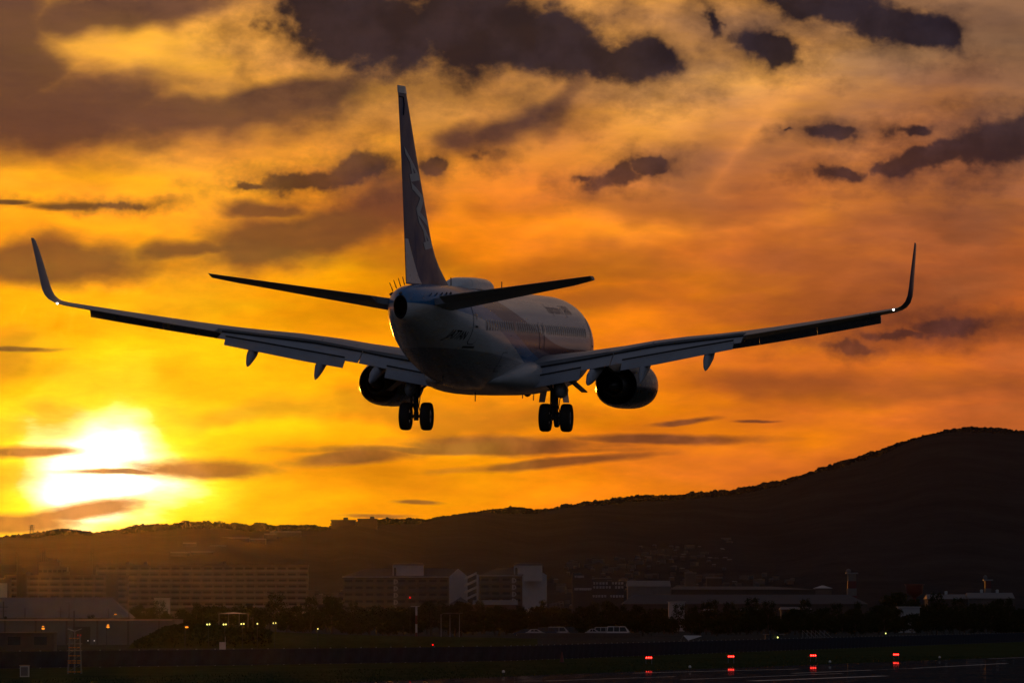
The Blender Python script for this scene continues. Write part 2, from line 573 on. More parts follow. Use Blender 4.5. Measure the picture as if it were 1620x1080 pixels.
def stripe(a, b, w, name='runway_marking'):
    p0, p1 = ground_at(*a), ground_at(*b)
    n_ = 10
    mb = MB()
    d = (p1 - p0).normalized()
    nn = Vector((d.y, -d.x, 0))
    rnd = random.Random(int(a[0]))
    L_, R_ = [], []
    for i in range(n_ + 1):
        p = p0.lerp(p1, i / n_)
        L_.append((p.x + rnd.uniform(-.04, .04), p.y, 0.012))
        R_.append((p.x + nn.x * w + rnd.uniform(-.04, .04), p.y + nn.y * w, 0.012))
    mb.add(L_ + R_, [(i, i + 1, n_ + 2 + i, n_ + 1 + i) for i in range(n_)])
    tag(mb.build(name, M_LINE), kind='structure')


stripe((860, 1076.5), (1065, 1069.5), 0.30)
stripe((1000, 1064.0), (1260, 1057.5), 0.45)
stripe((1075, 1074.5), (1330, 1064.5), 0.32)
stripe((1180, 1076.5), (1390, 1068.5), 0.9)
stripe((1250, 1064.5), (1375, 1059.2), 0.40)
stripe((1440, 1056.5), (1590, 1048.5), 0.40)
stripe((1380, 1059.0), (1440, 1056.6), 0.12)
stripe((1560, 1041.5), (1620, 1039.0), 0.3)

# low blades along the edge of the tarmac
rg = random.Random(3)
gb = MB()
for i in range(9000):
    t = rg.random() ** 1.3
    p = E0.lerp(E1, t * 1.05 - 0.02) - EN * (rg.random() ** 1.6 * 26 + 0.05)
    h = rg.uniform(0.05, 0.16)
    w = rg.uniform(0.02, 0.06)
    a = rg.uniform(0, 6.28)
    dx, dy = math.cos(a) * w, math.sin(a) * w
    gb.add([(p.x - dx, p.y - dy, 0), (p.x + dx, p.y + dy, 0), (p.x + rg.uniform(-.05, .05), p.y + rg.uniform(-.05, .05), h)], [(0, 1, 2)])
tag(gb.build('grass', mat('grass_blades', (0.045, 0.055, 0.018), 0.9, spec=0.0)), 'short rough grass beside the damp tarmac', 'grass', kind='stuff')

# ---- hills
RIDGE = [(-900, 905), (-500, 880), (-250, 866), (-100, 857), (0, 852), (50, 846), (95, 839.5), (130, 843), (150, 845), (165, 843), (200, 839), (230, 835), (290, 831), (350, 830), (400, 834), (480, 833), (520, 836), (545, 829), (600, 824), (640, 823.5), (670, 824.5), (700, 821), (740, 814), (790, 808), (830, 807), (850, 808.5), (900, 802), (950, 794), (1000, 788), (1050, 786.5), (1100, 783), (1150, 778), (1200, 770), (1250, 759), (1300, 743), (1350, 727), (1400, 712), (1450, 695), (1500, 683.5), (1550, 678), (1590, 681), (1620, 687), (1700, 706), (1850, 735), (2100, 790), (2500, 850)]


def ridge_dist(px):
    return interp(px, [(-900, 4700), (300, 5000), (560, 5200), (800, 5700), (1200, 6200), (1600, 6400), (2500, 6600)])


def ridge_point(px):
    py = smooth_interp(px, RIDGE)
    return depth_at(px, py, ridge_dist(px))


HILL_PROF = [(0.0, 0.0), (0.18, 0.035), (0.34, 0.12), (0.52, 0.33), (0.70, 0.62), (0.86, 0.88), (1.0, 1.0)]


def hill_z(px, t):
    """height on the slope at t (0 foot, 1 ridge) below the ridge pixel px"""
    return max(0.0, ridge_point(px).z) * smooth_interp(t, HILL_PROF)


def hill_point(px, t):
    r = ridge_point(px)
    k = lerp(3450.0 / r.y, 1.0, t)
    return Vector((r.x * k, r.y * k, hill_z(px, t)))


hl = MB()
cols = list(range(-900, 2501, 12))
ts = [0, 0.1, 0.2, 0.3, 0.4, 0.5, 0.6, 0.7, 0.78, 0.86, 0.93, 1.0]
rr = random.Random(11)
verts = []
for px in cols:
    for t in ts:
        p = hill_point(px, t)
        if 0.05 < t < 0.95:
            p.z += 5.0 * math.sin(px * 0.021 + t * 9) * math.sin(px * 0.013 - t * 5) * t
        p.z -= 0.4
        verts.append(p)
    r = ridge_point(px)
    for k, dz in ((1.05, -0.10), (1.15, -0.45), (1.27, -1.0)):
        verts.append(Vector((r.x * k, r.y * k, max(-0.4, r.z * (1 + dz)) - 0.4)))
m_ = len(ts) + 3
hl.add(verts, [(i * m_ + j, (i + 1) * m_ + j, (i + 1) * m_ + j + 1, i * m_ + j + 1) for i in range(len(cols) - 1) for j in range(m_ - 1)])
tag(hl.build('hill', M_HILL, smooth=60), kind='structure')

# wood on the ridge and the upper slope: lumpy crowns
ICO = None


def ico_data(n):
    bm = bmesh.new()
    bmesh.ops.create_icosphere(bm, subdivisions=n, radius=1.0)
    v = [x.co.copy() for x in bm.verts]
    f = [tuple(q.index for q in x.verts) for x in bm.faces]
    bm.free()
    return v, f


ICO = ico_data(2)
wd = MB()
rw = random.Random(21)


def crown_lump(mb, c, r, rz):
    ph = [rw.uniform(0, 6.28) for _ in range(3)]
    vs = []
    for v in ICO[0]:
        k = 1 + 0.22 * math.sin(5 * v.x + ph[0]) * math.sin(5 * v.y + ph[1]) + 0.16 * math.sin(8 * v.z + ph[2]) + rw.uniform(-0.24, 0.24)
        vs.append(c + Vector((v.x * r * k, v.y * r * k, v.z * rz * k)))
    mb.add(vs, ICO[1])


px = -60.0
while px < 1680:
    p = ridge_point(px)
    n = 0.5 + 0.5 * math.sin(px * 0.11) * math.sin(px * 0.047 + 1)
    clump = 1.0 if 200 < px < 420 or px > 640 else 0.75
    s = rw.uniform(0.8, 2.2) * (0.7 + 0.6 * n) * clump
    if rw.random() < 0.10:
        s *= 1.2
    crown_lump(wd, p + Vector((0, rw.uniform(-10, 10), s * 0.25)), s * rw.uniform(0.9, 1.5), s)
    px += rw.uniform(0.7, 2.2)
for _ in range(2600):
    px = rw.uniform(-40, 1660)
    t = 1 - rw.random() ** 1.4 * 0.07
    p = hill_point(px, t)
    s = rw.uniform(0.6, 1.5)
    crown_lump(wd, p + Vector((0, 0, s * 0.3)), s * rw.uniform(1.0, 1.7), s)
tag(wd.build('woodland', mat('woodland_leaves', (0.026, 0.026, 0.027), 0.95, spec=0.0, vary=0.3, vscale=0.05), smooth=80), 'dark wood covering the ridge of the hills', 'woodland', kind='stuff')

# ---- the air between: thin even haze round everything
hz = MB()
hz.box(-4200, 4200, -420, 9000, -1.2, 228)
haze = hz.build('haze', None)
hm = bpy.data.materials.new('haze_air')
hm.use_nodes = True
g_ = NT(hm.node_tree)
pv = g_.n('VolumePrincipled')
pv.inputs['Color'].default_value = (0.95, 0.93, 0.92, 1)
pv.inputs['Density'].default_value = 1.9e-6
pv.inputs['Anisotropy'].default_value = 0.965
om = g_.n('OutputMaterial')
g_.t.links.new(pv.outputs[0], om.inputs['Volume'])
haze.data.materials.append(hm)
tag(haze, kind='stuff')

# ================================================================== the airliner
# stations: x metres aft of the nose, y to starboard, z above the fuselage axis
ZB = 3.70                                   # tyre bottoms


def T(x, y, z):
    return Vector((y, 20.0 - x, z + ZB))


plane = empty('airliner')
plane.rotation_mode = 'YXZ'
plane.rotation_euler = (R(1.7718), R(0.9066), R(-10.1198))
_M = Euler(plane.rotation_euler, 'YXZ').to_matrix()
plane.location = Vector((-1.02, 252.383, 10.9055 + CAM_H)) - _M @ Vector((0, 0, ZB))
tag(plane, 'white and blue twin-engine airliner with gear and flaps down, coming in to land', 'airplane')


def livery():
    m = bpy.data.materials.new('fuselage_paint')
    m.use_nodes = True
    g = NT(m.node_tree)
    b = g.n('BsdfPrincipled')
    out = g.n('OutputMaterial')
    g.t.links.new(b.outputs[0], out.inputs[0])
    co = g.n('TexCoord').outputs['Object']
    sep = g.n('SeparateXYZ')
    g.put(sep.inputs[0], co)
    xs = g.math('SUBTRACT', 20.0, sep.outputs[1])
    z = g.math('SUBTRACT', sep.outputs[2], ZB)

    def line(tab):
        nd = g.n('FloatCurve')
        c = nd.mapping.curves[0]
        pts = [(x / 40.0, (v + 3.0) / 6.0) for x, v in tab]
        c.points[0].location = pts[0]
        c.points[1].location = pts[-1]
        for p in pts[1:-1]:
            c.points.new(*p)
        nd.mapping.update()
        g.put(nd.inputs['Value'], g.math('DIVIDE', xs, 40.0))
        return g.math('SUBTRACT', g.math('MULTIPLY', nd.outputs[0], 6.0), 3.0)
    z1 = line([(0, -0.45), (6, -0.30), (13, -0.20), (18, 0.30), (22, 0.95), (26, 1.70), (30, 2.6), (40, 3.0)])
    z2 = line([(0, -1.00), (6, -0.95), (14, -1.00), (19, -0.60), (23, 0.05), (27, 0.85), (31, 1.55), (35, 2.3), (40, 2.8)])
    z3 = line([(0, -1.10), (6, -1.12), (15, -1.25), (20, -1.00), (24, -0.35), (28, 0.40), (32, 0.82), (36, 1.12), (40, 1.2)])
    zg = line([(0, -1.2), (12, -1.25), (30, -0.55), (40, -0.30)])

    def below(a, c):
        return g.maprange(g.math('SUBTRACT', c, a), -0.012, 0.012, smooth=False)
    white, dark, light, grey = (0.74, 0.75, 0.77), (0.004, 0.022, 0.14), (0.010, 0.20, 0.50), (0.34, 0.35, 0.37)
    col = g.mix(below(z, z1), white, dark)
    col = g.mix(below(z, z2), col, light)
    col = g.mix(below(z, z3), col, (0.72, 0.73, 0.75))
    col = g.mix(below(z, zg), col, grey)
    # grime streaks that run aft
    n = g.noise(g.mapping(co, scale=(1.2, 0.12, 2.0)), 1.0, 6, 0.6)
    col = g.vmath('SCALE', col, scale=g.maprange(n, 0.32, 0.70, 0.90, 1.02, smooth=False))
    # skin joints every frame bay
    fr = g.math('ABSOLUTE', g.math('SUBTRACT', g.math('FRACT', g.math('DIVIDE', xs, 2.54)), 0.5))
    seam = g.maprange(fr, 0.0, 0.006, 0.72, 1.0, smooth=False)
    col = g.vmath('SCALE', col, scale=seam)
    g.put(b.inputs['Base Color'], col)
    g.put(b.inputs['Roughness'], g.maprange(n, 0.3, 0.7, 0.34, 0.22, smooth=False))
    b.inputs['Coat Weight'].default_value = 0.2
    b.inputs['Coat Roughness'].default_value = 0.10
    bp = g.n('Bump')
    bp.inputs['Strength'].default_value = 0.12
    bp.inputs['Distance'].default_value = 0.02
    g.put(bp.inputs['Height'], g.noise(co, 1.6, 3, 0.5))
    g.t.links.new(bp.outputs[0], b.inputs['Normal'])
    return m


P_BODY = livery()
P_WHITE = mat('airliner_white', (0.74, 0.75, 0.77), 0.3, coat=0.3, vary=0.06, vscale=1.5)
P_WING = mat('wing_grey', (0.34, 0.35, 0.37), 0.38, spec=0.5, vary=0.12, vscale=1.2)
P_FLAP = mat('flap_grey', (0.34, 0.36, 0.41), 0.42, vary=0.12, vscale=1.5)
P_METAL = mat('bare_metal', (0.50, 0.50, 0.52), 0.3, metal=0.9, vary=0.1)
P_DARK = mat('dark_metal', (0.06, 0.06, 0.065), 0.45, metal=0.6, vary=0.2, vscale=6)
P_BLACK = mat('soot_and_gap_black', (0.012, 0.012, 0.013), 0.7)
P_RUBBER = mat('tyre_rubber', (0.022, 0.021, 0.021), 0.75, vary=0.25, vscale=5, bump=0.2, bscale=30)
P_FIN = mat('fin_blue', (0.012, 0.032, 0.14), 0.36, spec=0.42, vary=0.15, vscale=0.8)
P_BLUE = mat('light_blue_paint', (0.015, 0.20, 0.48), 0.3, coat=0.3, vary=0.08)
P_GLASS = mat('window_glass', (0.02, 0.022, 0.026), 0.06, spec=0.8)
P_SEAM = mat('seam_dark', (0.03, 0.03, 0.032), 0.6)
P_LETTER = mat('black_lettering', (0.015, 0.016, 0.022), 0.45)
P_FINLETTER = mat('white_lettering', (0.72, 0.72, 0.72), 0.45)
P_BLUELETTER = mat('blue_lettering', (0.01, 0.03, 0.15), 0.4)
P_STROBE = mat('strobe_light', (1, 1, 1), 0.3, emit=(1.0, 0.93, 0.82), strength=5.0)
P_REDLAMP = mat('red_beacon', (0.6, 0.02, 0.01), 0.3, emit=(1.0, 0.04, 0.01), strength=3.0)

# ---- fuselage
F_TOP = [(0, -0.50), (0.15, -0.22), (0.5, 0.10), (1.2, 0.50), (2.0, 0.90), (3.0, 1.52), (4.0, 1.82), (5.5, 1.97), (7, 2.0), (30, 2.0), (33, 1.97), (35.5, 1.90), (37.0, 1.80), (37.7, 1.66), (38.05, 1.46)]
F_BOT = [(0, -0.60), (0.15, -0.86), (0.5, -1.15), (1.2, -1.50), (2.0, -1.72), (3.0, -1.87), (4.0, -1.95), (5.5, -2.02), (7, -2.04), (24, -2.04), (26, -1.98), (28, -1.74), (30, -1.36), (32, -0.86), (34, -0.30), (35.5, 0.12), (36.8, 0.44), (37.6, 0.52), (38.05, 0.58)]
F_WID = [(0, 0.04), (0.15, 0.34), (0.5, 0.62), (1.2, 1.0), (2.0, 1.28), (3.0, 1.55), (4.0, 1.72), (5.5, 1.85), (7, 1.88), (26, 1.88), (28, 1.86), (30, 1.78), (32, 1.60), (34, 1.28), (35.5, 0.98), (36.8, 0.68), (37.6, 0.42), (38.05, 0.255)]
F_MID = [(0, -0.55), (2, -0.25), (5, 0.0), (25, 0.0), (29, 0.22), (33, 0.80), (36, 1.12), (38.05, 1.05)]


def fus(x, a):
    """point of the skin: angle a from starboard, upwards"""
    t, bt, w, c = smooth_interp(x, F_TOP), smooth_interp(x, F_BOT), smooth_interp(x, F_WID), smooth_interp(x, F_MID)
    ca, sa = math.cos(a), math.sin(a)
    return T(x, w * ca, c + ((t - c) if sa > 0 else (c - bt)) * sa)


def fus_y(x, z, off=0.0):
    """half width of the body at station x, height z"""
    t, bt, w, c = smooth_interp(x, F_TOP), smooth_interp(x, F_BOT), smooth_interp(x, F_WID), smooth_interp(x, F_MID)
    h = (t - c) if z > c else (c - bt)
    q = min(1.0, abs(z - c) / h)
    return w * math.sqrt(max(0.0, 1 - q * q)) + off


NSEG = 72
xs_ = [0, 0.06, 0.15, 0.3, 0.5, 0.8, 1.2, 1.6, 2.0, 2.5, 3.0, 3.5, 4.0, 4.7, 5.5, 6.2] + [7 + 1.0 * i for i in range(19)] + [25.7 + 0.45 * i for i in range(24)] + [36.5, 36.8, 37.1, 37.4, 37.6, 37.8, 37.95, 38.05]
body = MB()
body.loft([[fus(x, 2 * math.pi * k / NSEG) for k in range(NSEG)] for x in sorted(set(xs_))], cap=False)
fuselage = body.build('fuselage', P_BODY, plane, smooth=40)

# belly and wing-root fairing
fair = MB()
FA = [(12.2, 0.6, -1.75, -1.3), (13.0, 1.5, -2.0, -0.9), (14.2, 2.0, -2.16, -0.75), (16, 2.16, -2.22, -0.62), (18, 2.24, -2.24, -0.70), (19.5, 2.28, -2.24, -0.75), (21, 2.24, -2.20, -0.80), (22.2, 2.10, -2.12, -0.95), (23.4, 1.80, -1.98, -1.15), (24.6, 1.30, -1.86, -1.4), (25.6, 0.5, -1.80, -1.6)]
secs = []
for x, w, b, t in [(x, smooth_interp(x, [(q[0], q[1]) for q in FA]), smooth_interp(x, [(q[0], q[2]) for q in FA]), smooth_interp(x, [(q[0], q[3]) for q in FA])) for x in [12.2 + i * 0.4467 for i in range(31)]]:
    c, h = (b + t) / 2, (t - b) / 2
    s = []
    for k in range(32):
        a = 2 * math.pi * k / 32
        ca, sa = math.cos(a), math.sin(a)
        s.append(T(x, w * math.copysign(abs(ca) ** 0.62, ca), c + h * math.copysign(abs(sa) ** 0.75, sa)))
    secs.append(s)
fair.loft(secs)
fair.build('belly_fairing', mat('belly_grey', (0.50, 0.51, 0.53), 0.36, coat=0.2, vary=0.12, vscale=1.2), plane, smooth=45)


def skin_patch(x0, x1, z0, z1, off, side=1, nx=4, nz=8, radius=0.0, thick=0.0):
    """a piece of skin between two stations and two heights, rounded corners"""
    mb = MB()
    rows = []
    for j in range(nz + 1):
        z = lerp(z0, z1, j / nz)
        ins = 0.0
        if radius > 0:
            e = min(z - z0, z1 - z)
            if e < radius:
                ins = radius - math.sqrt(max(0.0, radius**2 - (radius - e)**2))
        row = []
        for i in range(nx + 1):
            x = lerp(x0 + ins, x1 - ins, i / nx)
            row.append(T(x, side * fus_y(x, z, off), z))
        rows.append(row)
    mb.loft(rows, closed=False, cap=False)
    return mb


# cabin windows along the starboard side
for k in range(46):
    x = 6.9 + 0.508 * k
    if k in (20, 33):
        continue
    w = skin_patch(x - 0.125, x + 0.125, 0.30, 0.66, 0.006, nx=2, nz=6, radius=0.11).build('window', P_GLASS, plane, smooth=60)
    fr = MB()
    zc, xc = 0.48, x
    ring_o, ring_i = [], []
    for a in range(14):
        an = 2 * math.pi * a / 14
        ca, sa = math.cos(an), math.sin(an)
        for lst, rx, rz, off in ((ring_o, 0.165, 0.225, 0.004), (ring_i, 0.115, 0.17, 0.018)):
            px_, pz_ = xc + rx * math.copysign(abs(ca) ** 0.7, ca), zc + rz * math.copysign(abs(sa) ** 0.7, sa)
            lst.append(T(px_, fus_y(px_, pz_, off), pz_))
    fr.loft([ring_o, ring_i], cap=False)
    fr.build('window_frame', P_METAL, w, smooth=60)


def door(x0, x1, z0, z1, label=None):
    seam = skin_patch(x0 - 0.03, x1 + 0.03, z0 - 0.03, z1 + 0.03, 0.006, nx=4, nz=14, radius=0.17)
    d = seam.build('door', P_SEAM, plane, smooth=60)
    skin_patch(x0, x1, z0, z1, 0.012, nx=4, nz=14, radius=0.15).build('door_panel', P_BODY, d, smooth=60)
    xm = (x0 + x1) / 2
    zw = z0 + (z1 - z0) * 0.72
    skin_patch(xm - 0.10, xm + 0.10, zw - 0.14, zw + 0.14, 0.018, nx=2, nz=6, radius=0.09).build('door_window', P_GLASS, d, smooth=60)
    skin_patch(xm - 0.16, xm + 0.16, z0 + 0.62, z0 + 0.70, 0.02, nx=2, nz=2).build('handle', P_SEAM, d)
    skin_patch(x0 - 0.15, x1 + 0.1, z0 - 0.16, z0 - 0.09, 0.02, nx=2, nz=1).build('sill_plate', P_SEAM, d)


door(30.95, 31.72, -0.28, 1.20)
door(4.55, 5.35, -0.75, 1.05)
# overwing exits
for x in (17.0, 18.05):
    d = skin_patch(x - 0.284, x + 0.284, -0.344, 0.724, 0.005, nx=2, nz=10, radius=0.12).build('overwing_exit', P_SEAM, plane, smooth=60)
    skin_patch(x - 0.275, x + 0.275, -0.335, 0.715, 0.011, nx=2, nz=10, radius=0.11).build('exit_panel', P_BODY, d, smooth=60)
    skin_patch(x - 0.115, x + 0.115, 0.32, 0.66, 0.018, nx=2, nz=6, radius=0.1).build('window', P_GLASS, d, smooth=60)
# cargo door on the lower starboard side
d = skin_patch(25.2, 26.3, -1.32, -0.55, 0.005, nx=3, nz=8, radius=0.1).build('cargo_door', P_SEAM, plane, smooth=60)
skin_patch(25.225, 26.275, -1.295, -0.575, 0.011, nx=3, nz=8, radius=0.09).build('door_panel', P_BODY, d, smooth=60)


def text_mesh(body_txt, name, material, parent, place, size=1.0, shear=0.0, spacing=1.0, offset=0.0):
    cu = bpy.data.curves.new('lettering', 'FONT')
    cu.body = body_txt
    cu.size = size
    cu.shear = shear
    cu.space_character = spacing
    cu.offset = offset
    cu.resolution_u = 3
    tmp = bpy.data.objects.new('lettering_tmp', cu)
    COL.objects.link(tmp)
    dg = bpy.context.evaluated_depsgraph_get()
    me = bpy.data.meshes.new_from_object(tmp.evaluated_get(dg))
    bpy.data.objects.remove(tmp)
    # cut long faces so that the lettering follows a curved skin
    bm = bmesh.new()
    bm.from_mesh(me)
    bmesh.ops.triangulate(bm, faces=bm.faces)
    for _ in range(3):
        long_e = [e for e in bm.edges if e.calc_length() > size * 0.18]
        if long_e:
            bmesh.ops.subdivide_edges(bm, edges=long_e, cuts=1)
            bmesh.ops.triangulate(bm, faces=bm.faces)
    x1 = max(v.co.x for v in bm.verts)
    y1 = max(v.co.y for v in bm.verts)
    for v in bm.verts:
        v.co = place(v.co.x / x1, v.co.y / y1)
    bm.to_mesh(me)
    bm.free()
    me.name = name
    me.materials.clear()
    me.materials.append(material)
    o = bpy.data.objects.new(name, me)
    COL.objects.link(o)
    o.parent = parent
    return o


def on_skin(xa, xf, za, zf, h):
    """lettering on the starboard side from station xa forward to xf"""
    def f(u, v):
        x = lerp(xa, xf, u)
        z = lerp(za, zf, u) + v * h
        return T(x, fus_y(x, z, 0.014), z)
    return f


text_mesh('JA77AN', 'registration_lettering', P_LETTER, plane, on_skin(33.7, 32.1, -0.08, -0.14, 0.33), shear=0.3, offset=0.012)
for wd_, xa_, xf_ in (('Inspiration', 14.2, 11.0), ('of', 10.8, 10.3), ('JAPAN', 10.1, 8.3)):
    text_mesh(wd_, 'slogan_lettering', P_BLUELETTER, plane, on_skin(xa_, xf_, 1.18, 1.18, 0.38), shear=0.2)

# ---- tail cone
ap = MB()
ring = []
for x, w, t, b in ((38.03, 0.268, 1.475, 0.57), (38.06, 0.26, 1.465, 0.575), (38.08, 0.24, 1.44, 0.60), (37.9, 0.22, 1.38, 0.66), (37.3, 0.20, 1.3, 0.74)):
    ring.append([T(x, w * math.cos(2 * math.pi * k / 24), 1.05 + ((t - 1.05) if math.sin(2 * math.pi * k / 24) > 0 else (1.05 - b)) * math.sin(2 * math.pi * k / 24)) for k in range(24)])
ap.loft(ring, cap=False)
ap.add(ring[-1], [tuple(range(24))])
ap.build('exhaust', P_BLACK, plane, smooth=50)
nl = MB()
nl.tube([T(37.95, 0, 1.55), T(38.2, 0, 1.52), T(38.28, 0, 1.5)], [0.05, 0.05, 0.02])
nl.build('tail_light', P_DARK, plane, smooth=50)

# ---- fin and rudder
FIN_LE = [(1.55, 27.6), (2.10, 28.8), (2.35, 29.6), (2.67, 30.55), (3.05, 31.4), (3.5, 32.1), (4.23, 32.87), (5.4, 34.02), (6.7, 35.25), (9.0, 37.35), (9.25, 37.65)]
FIN_TE = [(1.55, 36.92), (1.88, 36.99), (4.68, 37.64), (6.91, 38.25), (9.22, 38.98), (9.25, 38.98)]
FIN_H = [(1.55, 34.9), (1.88, 35.0), (9.25, 38.35)]
fin, rud = MB(), MB()
fs, rs = [], []
for z in [1.55, 1.9, 2.1, 2.35, 2.67, 3.05, 3.5, 4.0, 4.6, 5.4, 6.0, 6.7, 7.5, 8.3, 8.9, 9.12, 9.25]:
    le, te, hg = smooth_interp(z, FIN_LE), interp(z, FIN_TE), interp(z, FIN_H)
    ch = te - max(le, 31.2 + (z - 1.5) * 0.0)
    th = (0.115 * (te - smooth_interp(max(z, 3.5), FIN_LE))) * (1.0 if z < 9.2 else 0.55) * 0.5

    def halfth(u):          # u 0..1 along the chord
        return th * 2.6 * (0.2969 * math.sqrt(max(u, 0)) - 0.126 * u - 0.3516 * u**2 + 0.2843 * u**3 - 0.1015 * u**4) / 0.39 * 0.78
    us = [0, 0.006, 0.02, 0.05, 0.1, 0.18, 0.3, 0.45, 0.6]
    uh = (hg - le) / (te - le)
    us = [u for u in us if u < uh - 0.05] + [uh]
    while len(us) < 10:
        us.insert(-1, (us[-2] + us[-1]) / 2)
    fs.append([T(lerp(le, te, u), halfth(u), z) for u in us] + [T(lerp(le, te, u), -halfth(u), z) for u in reversed(us[1:])])
    ur = [uh + 0.006, lerp(uh, 1, 0.35), lerp(uh, 1, 0.7), 1.0]
    if z >= 1.9:
        rs.append([T(lerp(le, te, u), halfth(u) + 0.004, z) for u in ur] + [T(lerp(le, te, u), -halfth(u) - 0.004, z) for u in reversed(ur)])
fin.loft(fs)
rud.loft(rs)
fin_o = fin.build('fin', P_FIN, plane, smooth=40)
rud_o = rud.build('rudder', P_FIN, plane, smooth=40)


def fin_y(x, z):
    le, te = smooth_interp(z, FIN_LE), interp(z, FIN_TE)
    u = min(max((x - le) / (te - le), 0), 1)
    th = (0.115 * (te - smooth_interp(max(z, 3.5), FIN_LE))) * 0.5
    return th * 2.6 * (0.2969 * math.sqrt(u) - 0.126 * u - 0.3516 * u**2 + 0.2843 * u**3 - 0.1015 * u**4) / 0.39 * 0.78


from mathutils.bvhtree import BVHTree
FIN_BVH = BVHTree.FromPolygons([Vector(p) for p in fin.v] + [Vector(p) for p in rud.v], list(fin.f) + [tuple(i + len(fin.v) for i in f) for f in rud.f])


def on_fin(u, v):
    # reads down the fin; letter tops point forward
    z = lerp(6.95, 3.25, u)
    x = smooth_interp(z, FIN_LE) + lerp(2.25, 0.60, v) * (1.0 if z > 4 else 1.0)
    hit = FIN_BVH.ray_cast(T(x, 3.0, z), Vector((-1, 0, 0)))[0]
    return Vector((hit.x + 0.012, hit.y, hit.z)) if hit else T(x, fin_y(x, z) + 0.02, z)


text_mesh('ANA', 'fin_lettering', P_FINLETTER, fin_o, on_fin, shear=0.35, spacing=1.0, offset=0.03)
# pale foot of the rudder, fin cap and balance-horn gap
ft = MB()
rows = []
for j in range(9):
    z = lerp(1.95, 3.6, j / 8)
    xe = interp(z, FIN_TE) - 0.02
    xf_ = lerp(34.35, 36.9, (j / 8) ** 0.75)
    xf_ = min(xf_, xe - 0.05)
    rows.append([T(lerp(xe, xf_, i / 5), fin_y(lerp(xe, xf_, i / 5), z) + 0.012, z) for i in range(6)])
ft.loft(rows, closed=False, cap=False)
ft.build('rudder_foot', P_WHITE, rud_o, smooth=50)
cp_ = MB()
cp_.loft([[T(lerp(smooth_interp(z, FIN_LE) - 0.01, interp(z, FIN_TE) + 0.01, u), s_ * (0.02 + 0.075 * math.sin(math.pi * min(1, u * 1.1 + 0.05))), z) for (u, s_) in
           [(0, 1), (0.15, 1), (0.35, 1), (0.6, 1), (0.85, 1), (1, 1), (1, -1), (0.85, -1), (0.6, -1), (0.35, -1), (0.15, -1), (0, -1)]] for z in (9.0, 9.27)])
cp_.build('fin_cap', P_WHITE, fin_o, smooth=40)
hg_ = MB()
for (x0, z0, x1, z1) in ((38.75, 8.86, 38.15, 8.86), (38.15, 8.86, 38.0, 8.6), (38.0, 8.6, 38.05, 8.2)):
    hg_.tube([T(x0, fin_y(x0, z0) + 0.01, z0), T(x1, fin_y(x1, z1) + 0.012, z1)], 0.025, 6)
hg_.build('balance_gap', P_BLACK, rud_o)

# ---- tailplane
for sd in (1, -1):
    st, el = MB(), MB()
    ss, es = [], []
    for i in range(9):
        y = lerp(0.45, 7.27, i / 8)
        le, te = lerp(33.0, 37.15, i / 8), lerp(37.0, 38.55, i / 8)
        if i == 8:
            le += 0.35
        zt = 1.33 + (y - 0.45) * math.tan(R(7.35))     # height of the trailing edge
        inc = R(-5.6)
        ch = te - le
        thk = lerp(0.40, 0.13, i / 8)

        def pt(u, s_):
            h = s_ * thk * 0.5 * (1.0 if s_ > 0 else 1.15) * min(1, math.sqrt(u) * 2.1) * (1 - max(0, (u - 0.35) / 0.65) ** 1.3 * 0.93)
            return T(lerp(le, te, u), sd * y, zt + (te - lerp(le, te, u)) * math.tan(inc) + h)
        us = [0, 0.02, 0.06, 0.14, 0.26, 0.42, 0.58, 0.68]
        ss.append([pt(u, 1) for u in us] + [pt(u, -1) for u in reversed(us[1:])])
        if y > 0.8:
            ue = [0.69, 0.8, 0.92, 1.0]
            es.append([pt(u, 1) for u in ue] + [pt(u, -1) for u in reversed(ue)])
    st.loft(ss)
    el.loft(es)
    tp = st.build('tailplane', P_WING, plane, smooth=40)
    el.build('elevator', P_WING, tp, smooth=40)

# ---- wings
W_LE = [(0.8, 12.95), (1.9, 13.75), (3.2, 14.75), (5.3, 15.95), (10.5, 18.60), (16.0, 21.40), (16.85, 21.85)]
W_TE = [(0.8, 20.95), (5.3, 20.85), (10.5, 22.05), (16.0, 23.45), (16.85, 23.66)]
W_ZR = [(0.8, -1.38), (2.0, -1.17), (4.0, -0.80), (5.65, -0.48), (7.25, -0.18), (10.05, 0.16), (13.5, 0.70), (16.85, 1.27)]   # rear edge height
W_INC = [(0.8, 1.6), (5.3, 1.6), (10.5, 1.0), (16.85, -0.2)]
W_TC = [(0.8, 0.148), (5.3, 0.125), (10.5, 0.112), (16.85, 0.10)]


def wing_pt(y, u, s_):
    le, te = interp(y, W_LE), interp(y, W_TE)
    ch = te - le
    zr = smooth_interp(y, W_ZR)
    t = ch * interp(y, W_TC)
    yt = 5 * t * (0.2969 * math.sqrt(u) - 0.126 * u - 0.3516 * u**2 + 0.2843 * u**3 - 0.1015 * u**4)
    camber = 0.016 * ch * math.sin(math.pi * u) * (1 if u < 1 else 0)
    z = zr + (0.78 - u) * ch * math.tan(R(interp(y, W_INC))) + camber * 0.6 + s_ * yt * (1.0 if s_ > 0 else 0.85)
    # the rear edge of the fixed wing lies on the line W_ZR
    return le + ch * u, z - (0.014 * ch * 0.62 * 0.6)


